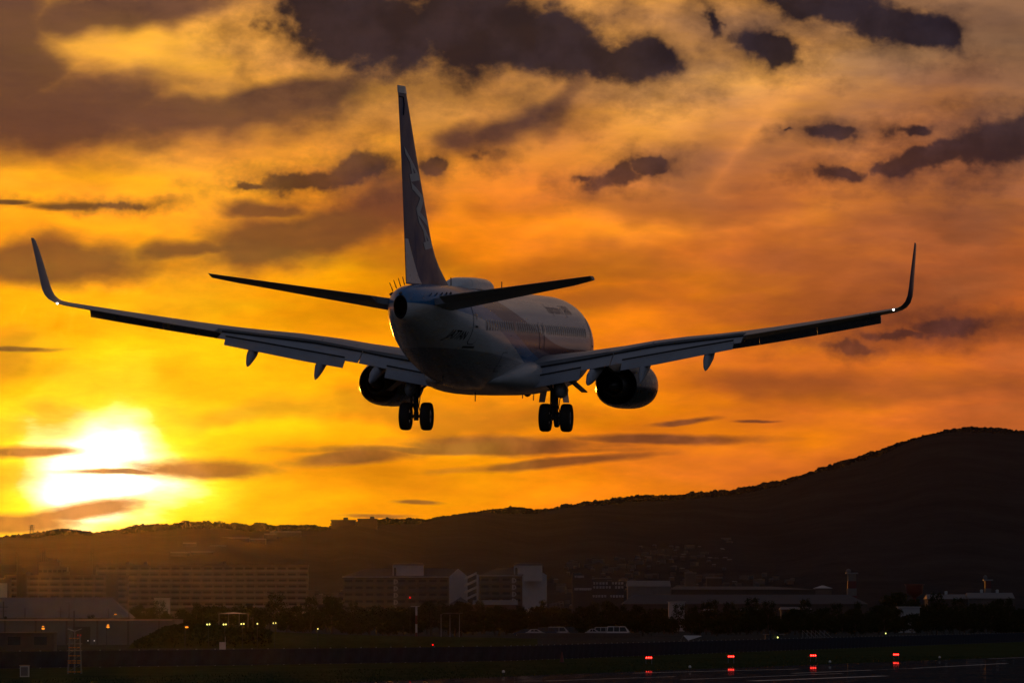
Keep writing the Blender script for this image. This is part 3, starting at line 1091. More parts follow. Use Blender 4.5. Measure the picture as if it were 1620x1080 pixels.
for sd in (1, -1):
    def WT(y, u, s_):
        x, z = wing_pt(y, u, s_)
        return T(x, sd * y, z)
    wg = MB()
    us = [0, 0.008, 0.025, 0.06, 0.12, 0.2, 0.32, 0.45, 0.58, 0.68, 0.76]
    secs = []
    ys = [0.8, 1.9, 2.6, 3.2, 4.2, 5.3, 6.5, 8, 9.3, 10.5, 11.8, 13.2, 14.6, 15.9]
    for y in ys:
        secs.append([WT(y, u, 1) for u in us] + [WT(y, u, -1) for u in reversed(us[1:])])
    for y in (15.93, 16.4, 16.85):
        u2 = [0, 0.008, 0.025, 0.06, 0.12, 0.2, 0.35, 0.5, 0.7, 0.86, 1.0]
        secs.append([WT(y, u, 1) for u in u2] + [WT(y, u, -1) for u in reversed(u2[1:])])
    wg.loft(secs)
    wing = wg.build('wing', P_WING, plane, smooth=35)
    # winglet
    wl = MB()
    path = [(16.85, 1.29, 21.85, 1.81), (17.05, 1.34, 21.96, 1.76), (17.22, 1.44, 22.08, 1.70), (17.36, 1.60, 22.22, 1.62), (17.45, 1.82, 22.36, 1.54), (17.51, 2.12, 22.56, 1.44), (17.60, 2.75, 23.00, 1.18), (17.70, 3.40, 23.48, 0.90), (17.765, 3.80, 23.85, 0.66), (17.775, 3.88, 24.10, 0.44)]
    secs = []
    for i, (y, z, le, ch) in enumerate(path):
        a = path[max(0, i - 1)]
        b = path[min(len(path) - 1, i + 1)]
        ty, tz = b[0] - a[0], b[1] - a[1]
        L_ = math.hypot(ty, tz)
        ny, nz = -tz / L_, ty / L_            # towards the upper / inner side
        t = ch * lerp(0.10, 0.085, i / 9)
        s = []
        u2 = [0, 0.01, 0.04, 0.1, 0.2, 0.35, 0.5, 0.7, 0.86, 1.0]
        for u, q in [(u, 1) for u in u2] + [(u, -1) for u in reversed(u2[1:-1])]:
            h = q * 5 * t * (0.2969 * math.sqrt(u) - 0.126 * u - 0.3516 * u**2 + 0.2843 * u**3 - 0.1015 * u**4) * 0.9
            s.append(T(le + ch * u, sd * (y + ny * h), z + nz * h))
        secs.append(s)
    wl.loft(secs)
    wlo = wl.build('winglet', mat('winglet_blue', (0.02, 0.05, 0.16), 0.3, coat=0.3), wing, smooth=40)
    # aileron
    ai = MB()
    secs = []
    for y in (10.75, 12, 13.5, 15.0, 15.88):
        ua = [0.768, 0.84, 0.92, 1.0]
        secs.append([WT(y, u, 1) for u in ua] + [WT(y, u, -1) for u in reversed(ua)])
    ai.loft(secs)
    ai.build('aileron', P_WING, wing, smooth=40)
    # spoilers, a little proud of the upper skin
    for y0, y1 in ((2.3, 4.9), (5.5, 6.75), (6.8, 8.05), (8.1, 9.3), (9.35, 10.5)):
        sp = MB()
        rows = []
        for y in (y0, y1):
            rows.append([WT(y, u, 1) + Vector((0, 0, 0.012)) for u in (0.60, 0.68, 0.765)] + [WT(y, u, 1) + Vector((0, 0, -0.01)) for u in (0.765, 0.68, 0.60)])
        sp.loft(rows)
        sp.build('spoiler', P_FLAP, wing, smooth=30)
    # slats drooped ahead of the leading edge
    for y0, y1 in ((5.95, 8.39), (8.40, 10.89), (10.90, 13.39), (13.40, 16.1)):
        sl = MB()
        secs = []
        for y in (y0, (y0 + y1) / 2, y1):
            le = interp(y, W_LE)
            z0 = wing_pt(y, 0.0, 1)[1]
            k = lerp(1.0, 0.80, (y - 6) / 10)
            prof = [(0.16, 0.13), (-0.05, 0.10), (-0.24, -0.02), (-0.38, -0.20), (-0.43, -0.36), (-0.38, -0.46), (-0.29, -0.45), (-0.24, -0.30), (-0.10, -0.08), (0.02, 0.05)]
            secs.append([T(le + a * k, sd * y, z0 + b * k) for a, b in prof])
        sl.loft(secs)
        sl.build('slat', P_METAL, wing, smooth=50)
    # flaps: main panels and aft panels
    MT = [(1.95, -1.18), (4.0, -0.83), (5.65, -0.50), (7.25, -0.22), (10.05, 0.08), (10.65, 0.16)]
    MBt = [(1.95, -1.60), (4.0, -1.21), (5.65, -0.90), (7.25, -0.62), (10.05, -0.13), (10.65, -0.05)]
    AB = [(1.95, -1.95), (4.0, -1.57), (5.65, -1.20), (7.25, -0.93), (10.05, -0.37), (10.4, -0.31)]

    def flap(name, y0, y1, xo, c, top, bot, lift=0.0):
        mb = MB()
        secs = []
        for i in range(4):
            y = lerp(y0, y1, i / 3)
            xw = interp(y, W_LE) + 0.76 * (interp(y, W_TE) - interp(y, W_LE))
            zt, zb = interp(y, top) + lift, interp(y, bot)
            k = lerp(1.0, 0.72, max(0, (y - 4) / 6.6))
            xa, xb = xw + xo * k, xw + (xo + c) * k
            d = Vector((xb - xa, 0, zb - zt))
            nrm = Vector((-d.z, 0, d.x)).normalized()
            s = []
            for u, h in ((0, 0.0), (0.04, 0.055), (0.15, 0.085), (0.4, 0.075), (0.75, 0.035), (1, 0.006), (1, -0.006), (0.75, -0.02), (0.4, -0.05), (0.15, -0.06), (0.04, -0.045)):
                p = Vector((xa, 0, zt)) + d * u + nrm * h * k
                s.append(T(p.x, sd * y, p.z))
            secs.append(s)
        mb.loft(secs)
        o_ = mb.build(name, P_FLAP, wing, smooth=35)
        gp = MB()
        rows = []
        for i in range(4):
            y = lerp(y0, y1, i / 3)
            xw = interp(y, W_LE) + 0.76 * (interp(y, W_TE) - interp(y, W_LE))
            k = lerp(1.0, 0.72, max(0, (y - 4) / 6.6))
            zt = interp(y, top) + lift
            rows.append([T(xw + xo * k + a, sd * y, zt + b) for a, b in ((0.05, 0.095), (0.10, 0.045), (0.115, 0.075), (0.07, 0.115))])
        gp.loft(rows)
        gp.build('gap_shade_strip', P_BLACK, o_)  # added black strip, stands in for the shaded slot along the flap nose
        return o_
    flap('flap', 1.98, 5.12, 0.02, 1.05, MT, MBt)
    flap('flap', 5.16, 10.62, 0.02, 1.05, MT, MBt)
    flap('aft_flap', 2.0, 3.97, 1.02, 0.52, MBt, AB, lift=0.05)
    flap('aft_flap', 5.66, 10.32, 1.02, 0.52, MBt, AB, lift=0.05)
    # flap-track fairings, aft halves drooped with the flaps
    for y, zt_ in ((4.42, -1.78), (6.60, -1.68), (9.28, -1.18)):
        cn = MB()
        x0 = interp(y, W_LE) + 0.46 * (interp(y, W_TE) - interp(y, W_LE))
        z0 = wing_pt(y, 0.5, -1)[1]
        xe = interp(y, W_TE) + (0.95 if y < 9 else 0.85)
        spine = [(x0, z0 - 0.02, 0.04, 0.03), (x0 + 0.5, z0 - 0.12, 0.14, 0.15), (x0 + 1.2, z0 - 0.20, 0.19, 0.24), (lerp(x0, xe, 0.62), lerp(z0 - 0.2, zt_, 0.35), 0.20, 0.28),
                 (lerp(x0, xe, 0.80), lerp(z0 - 0.2, zt_, 0.58), 0.17, 0.26), (lerp(x0, xe, 0.93), lerp(z0 - 0.2, zt_, 0.84), 0.10, 0.14), (xe, zt_, 0.015, 0.02)]
        cn.loft([[T(x, sd * (y + rx * math.cos(2 * math.pi * k / 14)), z + rz * math.sin(2 * math.pi * k / 14)) for k in range(14)] for x, z, rx, rz in spine])
        cn.build('flap_track_fairing', P_FLAP, wing, smooth=50)
    # tip lamp
    lp = MB()
    lp.loft([[T(23.62 + dx, sd * (16.88 + r * math.cos(2 * math.pi * k / 10)), 1.27 + r * math.sin(2 * math.pi * k / 10)) for k in range(10)] for dx, r in ((0, 0.03), (0.05, 0.042), (0.11, 0.034), (0.14, 0.012))])
    lp.build('tip_light', P_STROBE, wing, smooth=60)

    # ---- engine
    eng = empty('engine')
    eng.parent = plane
    ey, ez = sd * 4.90, -1.77

    def ering(x, w, t, b, n=40, sq=0.9):
        s = []
        for k in range(n):
            a = 2 * math.pi * k / n
            ca, sa = math.cos(a), math.sin(a)
            e = 1.0 if sa > 0 else sq
            s.append(T(x, ey + w * math.copysign(abs(ca) ** e, ca), ez + (t if sa > 0 else b) * math.copysign(abs(sa) ** (1.0 if sa > 0 else 0.92), sa)))
        return s
    nc = MB()
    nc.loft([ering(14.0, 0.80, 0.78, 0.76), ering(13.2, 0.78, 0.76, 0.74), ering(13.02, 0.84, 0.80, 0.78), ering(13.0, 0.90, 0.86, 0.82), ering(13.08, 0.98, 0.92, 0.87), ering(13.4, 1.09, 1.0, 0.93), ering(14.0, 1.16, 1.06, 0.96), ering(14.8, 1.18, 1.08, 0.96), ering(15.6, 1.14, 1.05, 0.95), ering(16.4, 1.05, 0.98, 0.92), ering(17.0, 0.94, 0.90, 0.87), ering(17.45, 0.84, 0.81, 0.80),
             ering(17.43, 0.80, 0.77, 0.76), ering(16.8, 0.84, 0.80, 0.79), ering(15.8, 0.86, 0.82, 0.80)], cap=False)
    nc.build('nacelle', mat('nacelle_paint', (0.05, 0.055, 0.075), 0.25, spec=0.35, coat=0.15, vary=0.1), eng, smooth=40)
    lip = MB()
    lip.loft([ering(13.06, 0.86, 0.82, 0.79), ering(12.985, 0.90, 0.86, 0.82), ering(13.0, 0.94, 0.89, 0.85), ering(13.16, 1.025, 0.95, 0.90)], cap=False)
    lip.build('inlet_lip', P_METAL, eng, smooth=50)
    fanb = MB()
    fanb.add(ering(15.8, 0.86, 0.82, 0.80), [tuple(range(40))])
    fanb.build('fan_duct_wall', P_BLACK, eng)
    fanf = MB()
    fanf.add(ering(14.0, 0.80, 0.78, 0.76), [tuple(range(40))])
    fanf.build('fan', P_BLACK, eng)
    core = MB()
    core.loft([ering(15.8, 0.60, 0.60, 0.60, sq=1), ering(16.8, 0.58, 0.58, 0.58, sq=1), ering(17.6, 0.50, 0.50, 0.50, sq=1), ering(18.25, 0.40, 0.40, 0.40, sq=1), ering(18.22, 0.37, 0.37, 0.37, sq=1), ering(17.4, 0.38, 0.38, 0.38, sq=1)], cap=False)
    core.build('core_nozzle', P_DARK, eng, smooth=40)
    plug = MB()
    plug.loft([ering(17.4, 0.30, 0.30, 0.30, sq=1), ering(18.2, 0.24, 0.24, 0.24, sq=1), ering(18.7, 0.12, 0.12, 0.12, sq=1), ering(18.95, 0.02, 0.02, 0.02, sq=1)])
    plug.build('exhaust_plug', P_DARK, eng, smooth=50)
    py = MB()
    secs = []
    for x, w, t, b in ((13.9, 0.05, -0.85, -0.95), (14.6, 0.16, -0.60, -0.90), (15.6, 0.20, -0.52, -1.0), (16.8, 0.20, -0.55, -1.15), (17.8, 0.17, -0.62, -1.25), (18.8, 0.10, -0.75, -1.2), (19.6, 0.03, -0.85, -1.05)):
        secs.append([T(x, ey + a * w, lerp(b, t, c)) for a, c in ((-1, 0), (1, 0), (1.1, 0.5), (0.8, 1), (-0.8, 1), (-1.1, 0.5))])
    py.loft(secs)
    py.build('pylon', P_WING, eng, smooth=40)
    if sd:
        st_ = MB()
        st_.prism([T(14.0, ey - sd * 0.98, ez + 0.55), T(15.0, ey - sd * 1.02, ez + 0.55), T(15.0, ey - sd * 1.3, ez + 0.80), T(14.5, ey - sd * 1.25, ez + 0.76)], (0, 0, 0.02))
        st_.build('strake', P_WHITE, eng)

    # ---- main gear
    gear = empty('main_gear')
    gear.parent = plane
    gy = sd * 2.86
    s1 = MB()
    s1.tube([T(19.85, gy, -1.2), T(19.92, gy, -2.25)], 0.13, 14)
    s1.tube([T(19.92, gy, -2.22), T(19.98, gy, -3.12)], 0.085, 12)
    s1.tube([T(19.92, gy, -2.05), T(19.92, gy, -2.30)], [0.15, 0.15], 14)
    s1.tube([T(19.98, gy, -2.92), T(19.98, gy, -3.28)], [0.11, 0.10], 12)
    s1.build('shock_strut', P_DARK, gear, smooth=40)
    ax = MB()
    ax.tube([T(19.98, gy - 0.60, -3.11), T(19.98, gy + 0.60, -3.11)], 0.07, 10)
    ax.tube([T(19.98, gy - 0.30, -3.11), T(19.98, gy - 0.18, -3.11)], 0.15, 12)
    ax.tube([T(19.98, gy + 0.18, -3.11), T(19.98, gy + 0.30, -3.11)], 0.15, 12)
    ax.build('axle', P_DARK, gear, smooth=40)
    br = MB()
    br.tube([T(19.8, gy - sd * 0.05, -2.10), T(19.7, gy - sd * 0.85, -1.45)], 0.055, 8)
    br.tube([T(19.9, gy + 0.06, -2.2), T(18.6, gy + sd * 0.05, -1.5)], 0.05, 8)
    br.build('side_brace', P_DARK, gear, smooth=40)
    tl = MB()
    for a, b in (((20.05, -2.32), (20.42, -2.62)), ((20.42, -2.62), (20.08, -2.98))):
        tl.prism([T(a[0], gy - 0.09, a[1]), T(a[0], gy + 0.09, a[1]), T(b[0], gy + 0.05, b[1]), T(b[0], gy - 0.05, b[1])], (0, 0.04, 0.05))
    tl.build('torque_link', P_DARK, gear)
    hs = MB()
    hs.tube([T(20.07, gy + 0.16, -1.7), T(20.1, gy + 0.18, -2.3), T(20.12, gy + 0.13, -2.7), T(20.1, gy + 0.2, -3.0)], 0.022, 6)
    hs.tube([T(20.02, gy - 0.15, -1.75), T(20.08, gy - 0.2, -2.35), T(20.08, gy - 0.14, -2.75), T(20.05, gy - 0.2, -3.05)], 0.02, 6)
    hs.tube([T(19.75, gy - 0.24, -1.6), T(19.8, gy - 0.24, -2.75)], 0.045, 8)
    hs.build('brake_hose', P_BLACK, gear, smooth=50)
    gd = MB()
    gd.prism([T(19.1, gy + sd * 0.55, -1.60), T(20.7, gy + sd * 0.55, -1.60), T(20.6, gy + sd * 1.14, -2.09), T(19.3, gy + sd * 1.14, -2.09)], (0.03, 0, 0.035))
    gd.build('strut_door', P_DARK, gear)
    gd2 = MB()
    gd2.loft([[T(x, gy + sd * (0.22 + w * math.cos(a)), -2.0 + h * math.sin(a)) for a in [2 * math.pi * k / 12 for k in range(12)]] for x, w, h in ((19.2, 0.05, 0.05), (19.5, 0.20, 0.30), (20.2, 0.24, 0.34), (20.5, 0.16, 0.24), (20.6, 0.04, 0.05))])
    gd2.build('gear_fairing', P_WING, gear, smooth=50)
    for wy in (-0.43, 0.43):
        wh = empty('wheel', T(19.98, gy + wy, -3.11))
        wh.parent = gear
        ty = MB()
        prof = [(-0.13, 0.27), (-0.19, 0.36), (-0.215, 0.45), (-0.20, 0.52), (-0.15, 0.555), (-0.07, 0.567), (0.07, 0.567), (0.15, 0.555), (0.20, 0.52), (0.215, 0.45), (0.19, 0.36), (0.13, 0.27)]
        ty.loft([[Vector((a, r * math.cos(t), r * math.sin(t))) for a, r in prof] for t in [2 * math.pi * k / 40 for k in range(41)]], closed=False, cap=False)
        ty.build('tyre', P_RUBBER, wh, smooth=50)
        rm = MB()
        for q in (-1, 1):
            rm.loft([[Vector((q * a, r * math.cos(2 * math.pi * k / 24), r * math.sin(2 * math.pi * k / 24))) for k in range(24)] for a, r in ((0.14, 0.28), (0.12, 0.24), (0.04, 0.20), (0.05, 0.10), (0.16, 0.08), (0.17, 0.03))])
        rm.build('rim', P_METAL, wh, smooth=40)
        gv = MB()
        for a in (-0.09, 0.0, 0.09):
            gv.loft([[Vector((a + da, r * math.cos(2 * math.pi * k / 40), r * math.sin(2 * math.pi * k / 40))) for k in range(40)] for da, r in ((-0.009, 0.5685), (0.009, 0.5685))], cap=False)
        gv.build('tread_groove', P_BLACK, wh)

# ---- nose gear
ng = empty('nose_gear')
ng.parent = plane
n1 = MB()
n1.tube([T(4.1, 0, -1.7), T(4.2, 0, -3.2)], [0.09, 0.07], 12)
n1.tube([T(4.1, 0, -2.3), T(3.1, 0, -1.8)], 0.045, 8)
n1.tube([T(4.2, -0.28, -3.22), T(4.2, 0.28, -3.22)], 0.05, 8)
n1.build('shock_strut', P_DARK, ng, smooth=40)
for q in (-1, 1):
    wh = empty('wheel', T(4.2, q * 0.2, -3.22))
    wh.parent = ng
    ty = MB()
    prof = [(-0.07, 0.18), (-0.10, 0.26), (-0.09, 0.32), (-0.04, 0.343), (0.04, 0.343), (0.09, 0.32), (0.10, 0.26), (0.07, 0.18)]
    ty.loft([[Vector((a, r * math.cos(t), r * math.sin(t))) for a, r in prof] for t in [2 * math.pi * k / 30 for k in range(31)]], closed=False, cap=False)
    ty.build('tyre', P_RUBBER, wh, smooth=50)
    rm = MB()
    rm.loft([[Vector((a, r * math.cos(2 * math.pi * k / 20), r * math.sin(2 * math.pi * k / 20))) for k in range(20)] for a, r in ((-0.09, 0.17), (0.09, 0.17), (0.07, 0.19), (-0.07, 0.19))])
    rm.build('rim', P_METAL, wh, smooth=40)
    dd = MB()
    dd.prism([T(3.0, q * 0.42, -1.9), T(4.6, q * 0.42, -1.9), T(4.5, q * 0.52, -2.5), T(3.1, q * 0.52, -2.5)], (q * 0.025, 0, 0))
    dd.build('nose_gear_door', P_WING, ng)

# ---- radome hump, blades, wicks, vortex generators
sc_ = MB()
secs = []
for x, w, h in ((20.75, 0.15, 0.03), (21.0, 0.42, 0.18), (21.5, 0.56, 0.36), (22.2, 0.62, 0.44), (24, 0.64, 0.45), (25.8, 0.60, 0.42), (26.7, 0.50, 0.33), (27.2, 0.30, 0.16), (27.5, 0.10, 0.02)):
    s = []
    for k in range(15):
        a = math.pi * k / 14
        s.append(T(x, w * math.copysign(abs(math.cos(a)) ** 0.7, math.cos(a)), 1.93 + (h + 0.04) * math.sin(a) ** 0.6))
    secs.append(s)
sc_.loft(secs)
sc_.build('antenna_radome', P_WHITE, plane, smooth=50)


def blade(x, z, h, c, tilt=0.25, name='blade_antenna', y=0.0):
    mb = MB()
    mb.loft([[T(x + dx + (tilt * abs(h) if k else 0), y + dy, z + (h if k else 0)) for dx, dy in ((0, 0), (c * (0.5 - 0.2 * k), 0.022), (c * (1 - 0.4 * k), 0), (c * (0.5 - 0.2 * k), -0.022))] for k in (0, 1)])
    mb.build(name, P_DARK, plane)


blade(27.75, 1.98, 0.36, 0.22)
blade(16.6, 1.98, 0.42, 0.22, 0.1)
blade(19.9, 1.98, 0.14, 0.5, 0.3)
blade(29.2, -1.48, -0.36, 0.26, 0.5)
blade(22.3, -2.12, -0.36, 0.2, 0.15)
blade(11.4, -2.0, -0.34, 0.22, 0.3)
blade(8.7, -2.0, -0.42, 0.2, 0.45)
bb = MB()
bb.loft([[T(10.2 + dx, r * math.cos(2 * math.pi * k / 12), -2.12 + r * math.sin(2 * math.pi * k / 12)) for k in range(12)] for dx, r in ((0, 0.02), (0.08, 0.12), (0.2, 0.16), (0.32, 0.12), (0.4, 0.02))])
bb.build('belly_beacon', P_DARK, plane, smooth=60)
for (y, z) in ((-0.50, 1.68), (-0.36, 1.78), (-0.20, 1.85), (-0.05, 1.90)):
    wk = MB()
    wk.tube([T(37.0, y, z - 0.05), T(37.15, y - 0.10 * (0.5 + abs(y)), z + 0.26)], [0.022, 0.014], 6)
    wk.build('static_wick', P_BLACK, plane)
for i in range(5):
    x = 33.4 + 0.62 * i
    vg = MB()
    z = 1.62 - 0.02 * i
    for q in (1, -1):
        yy = fus_y(x, z)
        yb = fus_y(x + 0.28, z - 0.08)
        vg.prism([T(x, q * (yy - 0.01), z), T(x + 0.28, q * (yb - 0.01), z - 0.1), T(x + 0.28, q * (yb + 0.07), z - 0.02), T(x, q * (yy + 0.03), z + 0.06)], (0.012, 0.0, 0.012))
    vg.build('vortex_generator', P_SEAM, plane)

# ================================================================== town, airfield and everything between fence and hills
M_CONC = mat('pale_concrete', (0.15, 0.14, 0.135), 0.8, vary=0.15, vscale=0.4)
M_CONC2 = mat('stained_concrete', (0.09, 0.083, 0.078), 0.85, vary=0.2, vscale=0.3)
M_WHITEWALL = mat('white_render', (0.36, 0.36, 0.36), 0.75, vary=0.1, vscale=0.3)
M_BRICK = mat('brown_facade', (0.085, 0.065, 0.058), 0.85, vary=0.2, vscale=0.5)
M_ROOFD = mat('dark_roof', (0.055, 0.045, 0.042), 0.8, vary=0.2, vscale=0.6)
M_ROOFG = mat('grey_metal_roof', (0.14, 0.14, 0.15), 0.6, metal=0.0, spec=0.1, vary=0.12, vscale=0.25)
M_DARKWALL = mat('dark_wall', (0.055, 0.05, 0.048), 0.85, vary=0.2, vscale=0.4)
M_PANE = mat('far_glass', (0.02, 0.022, 0.025), 0.15, spec=0.6)
M_STEEL = mat('galvanised_steel', (0.25, 0.25, 0.26), 0.5, metal=0.6, vary=0.15)
M_POLE = mat('dark_pole', (0.045, 0.042, 0.04), 0.7)
M_RED = mat('red_paint', (0.11, 0.018, 0.016), 0.5, vary=0.15)
M_WHITEP = mat('white_enamel', (0.42, 0.42, 0.42), 0.4, vary=0.08)
M_SODIUM = mat('sodium_lamp', (0.8, 0.4, 0.1), 0.4, emit=(1.0, 0.32, 0.02), strength=1.8)
M_LIME = mat('mercury_lamp', (0.8, 0.9, 0.5), 0.4, emit=(0.95, 1.0, 0.25), strength=2.0)
M_WLAMP = mat('white_lamp', (0.9, 0.9, 0.9), 0.4, emit=(0.9, 0.95, 1.0), strength=1.2)
M_REDL = mat('red_lamp', (0.7, 0.02, 0.01), 0.3, emit=(1.0, 0.003, 0.002), strength=4.0)
M_REDC = mat('red_lamp_core', (1, 0.5, 0.3), 0.3, emit=(1.0, 0.10, 0.06), strength=5.0)
M_FENCE = mat('fence_sheet', (0.035, 0.042, 0.06), 0.7, spec=0.1, vary=0.25, vscale=0.7)
M_GLINT = mat('glint_orange', (0.75, 0.30, 0.06), 0.3, metal=1.0)  # sunset glint put into the colour as an orange metal tint
M_LEAF = mat('leaves', (0.026, 0.036, 0.014), 0.85, spec=0.03, vary=0.35, vscale=0.6)
M_BARK = mat('bark', (0.05, 0.04, 0.03), 0.9, vary=0.3)


def gz(px, y):
    """ground point under a pixel column at distance y"""
    return Vector(((px - W_PX / 2) / F_PX * y / math.cos(TILT) * 1.0, y, 0.0))


def zpix(py, y):
    """height seen at pixel row py at distance y"""
    return depth_at(810, py, y).z


def xpix(px, y):
    return depth_at(px, 960, y).x


# ---- apartment blocks with continuous balconies
def balcony_block(name, label, px0, px1, pytop, y, depth, pitch_px, floors, bays, wallm, parm, cols=(), group=None, stair=None):
    x0, x1 = xpix(px0, y), xpix(px1, y)
    ztop = zpix(pytop, y)
    fh = pitch_px * y / F_PX
    root = empty(name, ((x0 + x1) / 2, y, 0))
    tag(root, label, 'building', group)
    hw = (x1 - x0) / 2
    mb = MB()
    mb.box(-hw, hw, 1.4, depth, -0.3, ztop - 0.5)
    mb.build('wall', wallm, root)
    rf = MB()
    rf.box(-hw - 0.25, hw + 0.25, -0.1, depth + 0.25, ztop - 0.5, ztop)
    roof = rf.build('roof', M_CONC2, root)
    rh = MB()
    rh.box(-0.9, 0.9, -0.9, 0.9, 0, 1.5)
    rme = rh.mesh('roof_hatch', M_CONC2)
    rr_ = random.Random(len(label))
    for i in range(3):
        inst('roof_hatch', rme, roof, (rr_.uniform(-hw * 0.9, hw * 0.9), depth * 0.5, ztop))
    bw = 2 * hw / bays
    pb, sb, wb, fb = MB(), MB(), MB(), MB()
    pb.box(-hw, hw, 0.0, 0.14, 0, fh * 0.40)
    sb.box(-hw, hw, -0.03, 1.45, -0.16, 0.0)
    wb.box(-bw * 0.36, bw * 0.36, 1.30, 1.39, 0.05, fh * 0.74)
    fb.box(-0.10, 0.10, 0.04, 1.44, 0, fh * 0.90)
    pme, sme, wme, fme = pb.mesh('balcony_parapet', parm), sb.mesh('balcony_slab', M_CONC2), wb.mesh('window', M_PANE), fb.mesh('partition', M_CONC2)
    ub = MB()
    ub.box(-0.05, bw * 0.34, 1.31, 1.37, 0.05, fh * 0.72)
    for f in range(floors):
        z = ztop - 0.5 - fh * (f + 1)
        if z < -0.2:
            break
        inst('balcony_slab', sme, root, (0, 0, z))
        inst('balcony_parapet', pme, root, (0, -0.035, z))
        for b in range(bays):
            xb = -hw + bw * (b + 0.5)
            if any(a <= b < c for a, c in cols):
                continue
            inst('window', wme, root, (xb + rr_.uniform(-0.12, 0.12) * bw, 0, z))
            inst('partition', fme, root, (xb - bw / 2, 0, z))
    if stair:
        for a, c in stair:
            s_ = MB()
            s_.box(-hw + bw * a, -hw + bw * c, -0.35, 1.5, -0.3, ztop + 0.6)
            s_.build('stair_tower', M_DARKWALL, root)
    return root


balcony_block('apartment_block', 'long tan seven-storey apartment block with balconies, behind the shorter slab at left', 152, 487, 893, 3000, 12, 9.4, 8, 20, M_CONC2, M_CONC)
balcony_block('apartment_block', 'lower apartment slab with pale balcony bands behind the grey hipped warehouse roof', 8, 201, 909, 2750, 11, 9.3, 7, 11, M_BRICK, M_CONC, cols=((1, 2), (9, 10)), stair=((1.05, 1.95), (9.1, 10.2)))
# block at the very edge of the frame
b_ = empty('apartment_block', gz(-12, 2650))
tag(b_, 'dark building end cut by the left edge with a pale panel', 'building')
MB().box(-14, 7.5, 0, 12, -0.3, zpix(914, 2650)).build('wall', M_BRICK, b_)
MB().box(-2, 6.6, -0.12, 0.0, zpix(950, 2650), zpix(922, 2650)).build('panel', M_WHITEWALL, b_)

# stepped tower behind the lower slab
tw = empty('apartment_tower', gz(85, 3300))
tag(tw, 'stepped concrete tower with roof aerials rising behind the lower apartment slab', 'building')
yy = 3300
sc33 = yy / F_PX
MB().box(-23 * sc33, 22 * sc33, 0, 12, -0.3, zpix(896, yy)).build('wall', M_CONC2, tw)
MB().box(-23 * sc33, 10 * sc33, 0.4, 11, zpix(896, yy), zpix(888.5, yy)).build('upper_storey', M_CONC2, tw)
MB().box(-9 * sc33, 6 * sc33, 1, 10, zpix(888.5, yy), zpix(883.5, yy)).build('roof_plant', M_CONC2, tw)
for dx, top in ((-19, 872), (-12, 866), (-15.5, 878), (-4, 879)):
    MB().tube([(dx * sc33, 3, zpix(889, yy)), (dx * sc33, 3, zpix(top, yy))], 0.14, 5).build('aerial', M_POLE, tw)
wp = MB().box(-0.9, 0.9, 0, 0.06, 0, 1.3).mesh('window', M_PANE)
for f in range(8):
    for k in range(6):
        inst('window', wp, tw, (lerp(-20, 18, k / 5) * sc33, -0.08, zpix(899, yy) - 2.9 * f - 2))

# tall aerials
for px_, t_, b_, y_, lab in ((28, 867, 910, 2900, 'thin aerial mast at far left rising above the lower apartment slab'), (147, 868, 895, 3050, 'thin aerial mast at the left end of the long apartment block')):
    m_ = empty('aerial_mast', gz(px_, y_ + 14))
    tag(m_, lab, 'mast')
    MB().tube([(0, 0, 0), (0, 0, zpix(t_ + 8, y_)), (0, 0, zpix(t_, y_))], [0.22, 0.16, 0.08], 6).build('pole', M_POLE, m_)
    MB().box(-0.5, 0.5, -0.1, 0.1, zpix(t_ + 7, y_), zpix(t_ + 6.4, y_)).build('crossbar', M_POLE, m_)


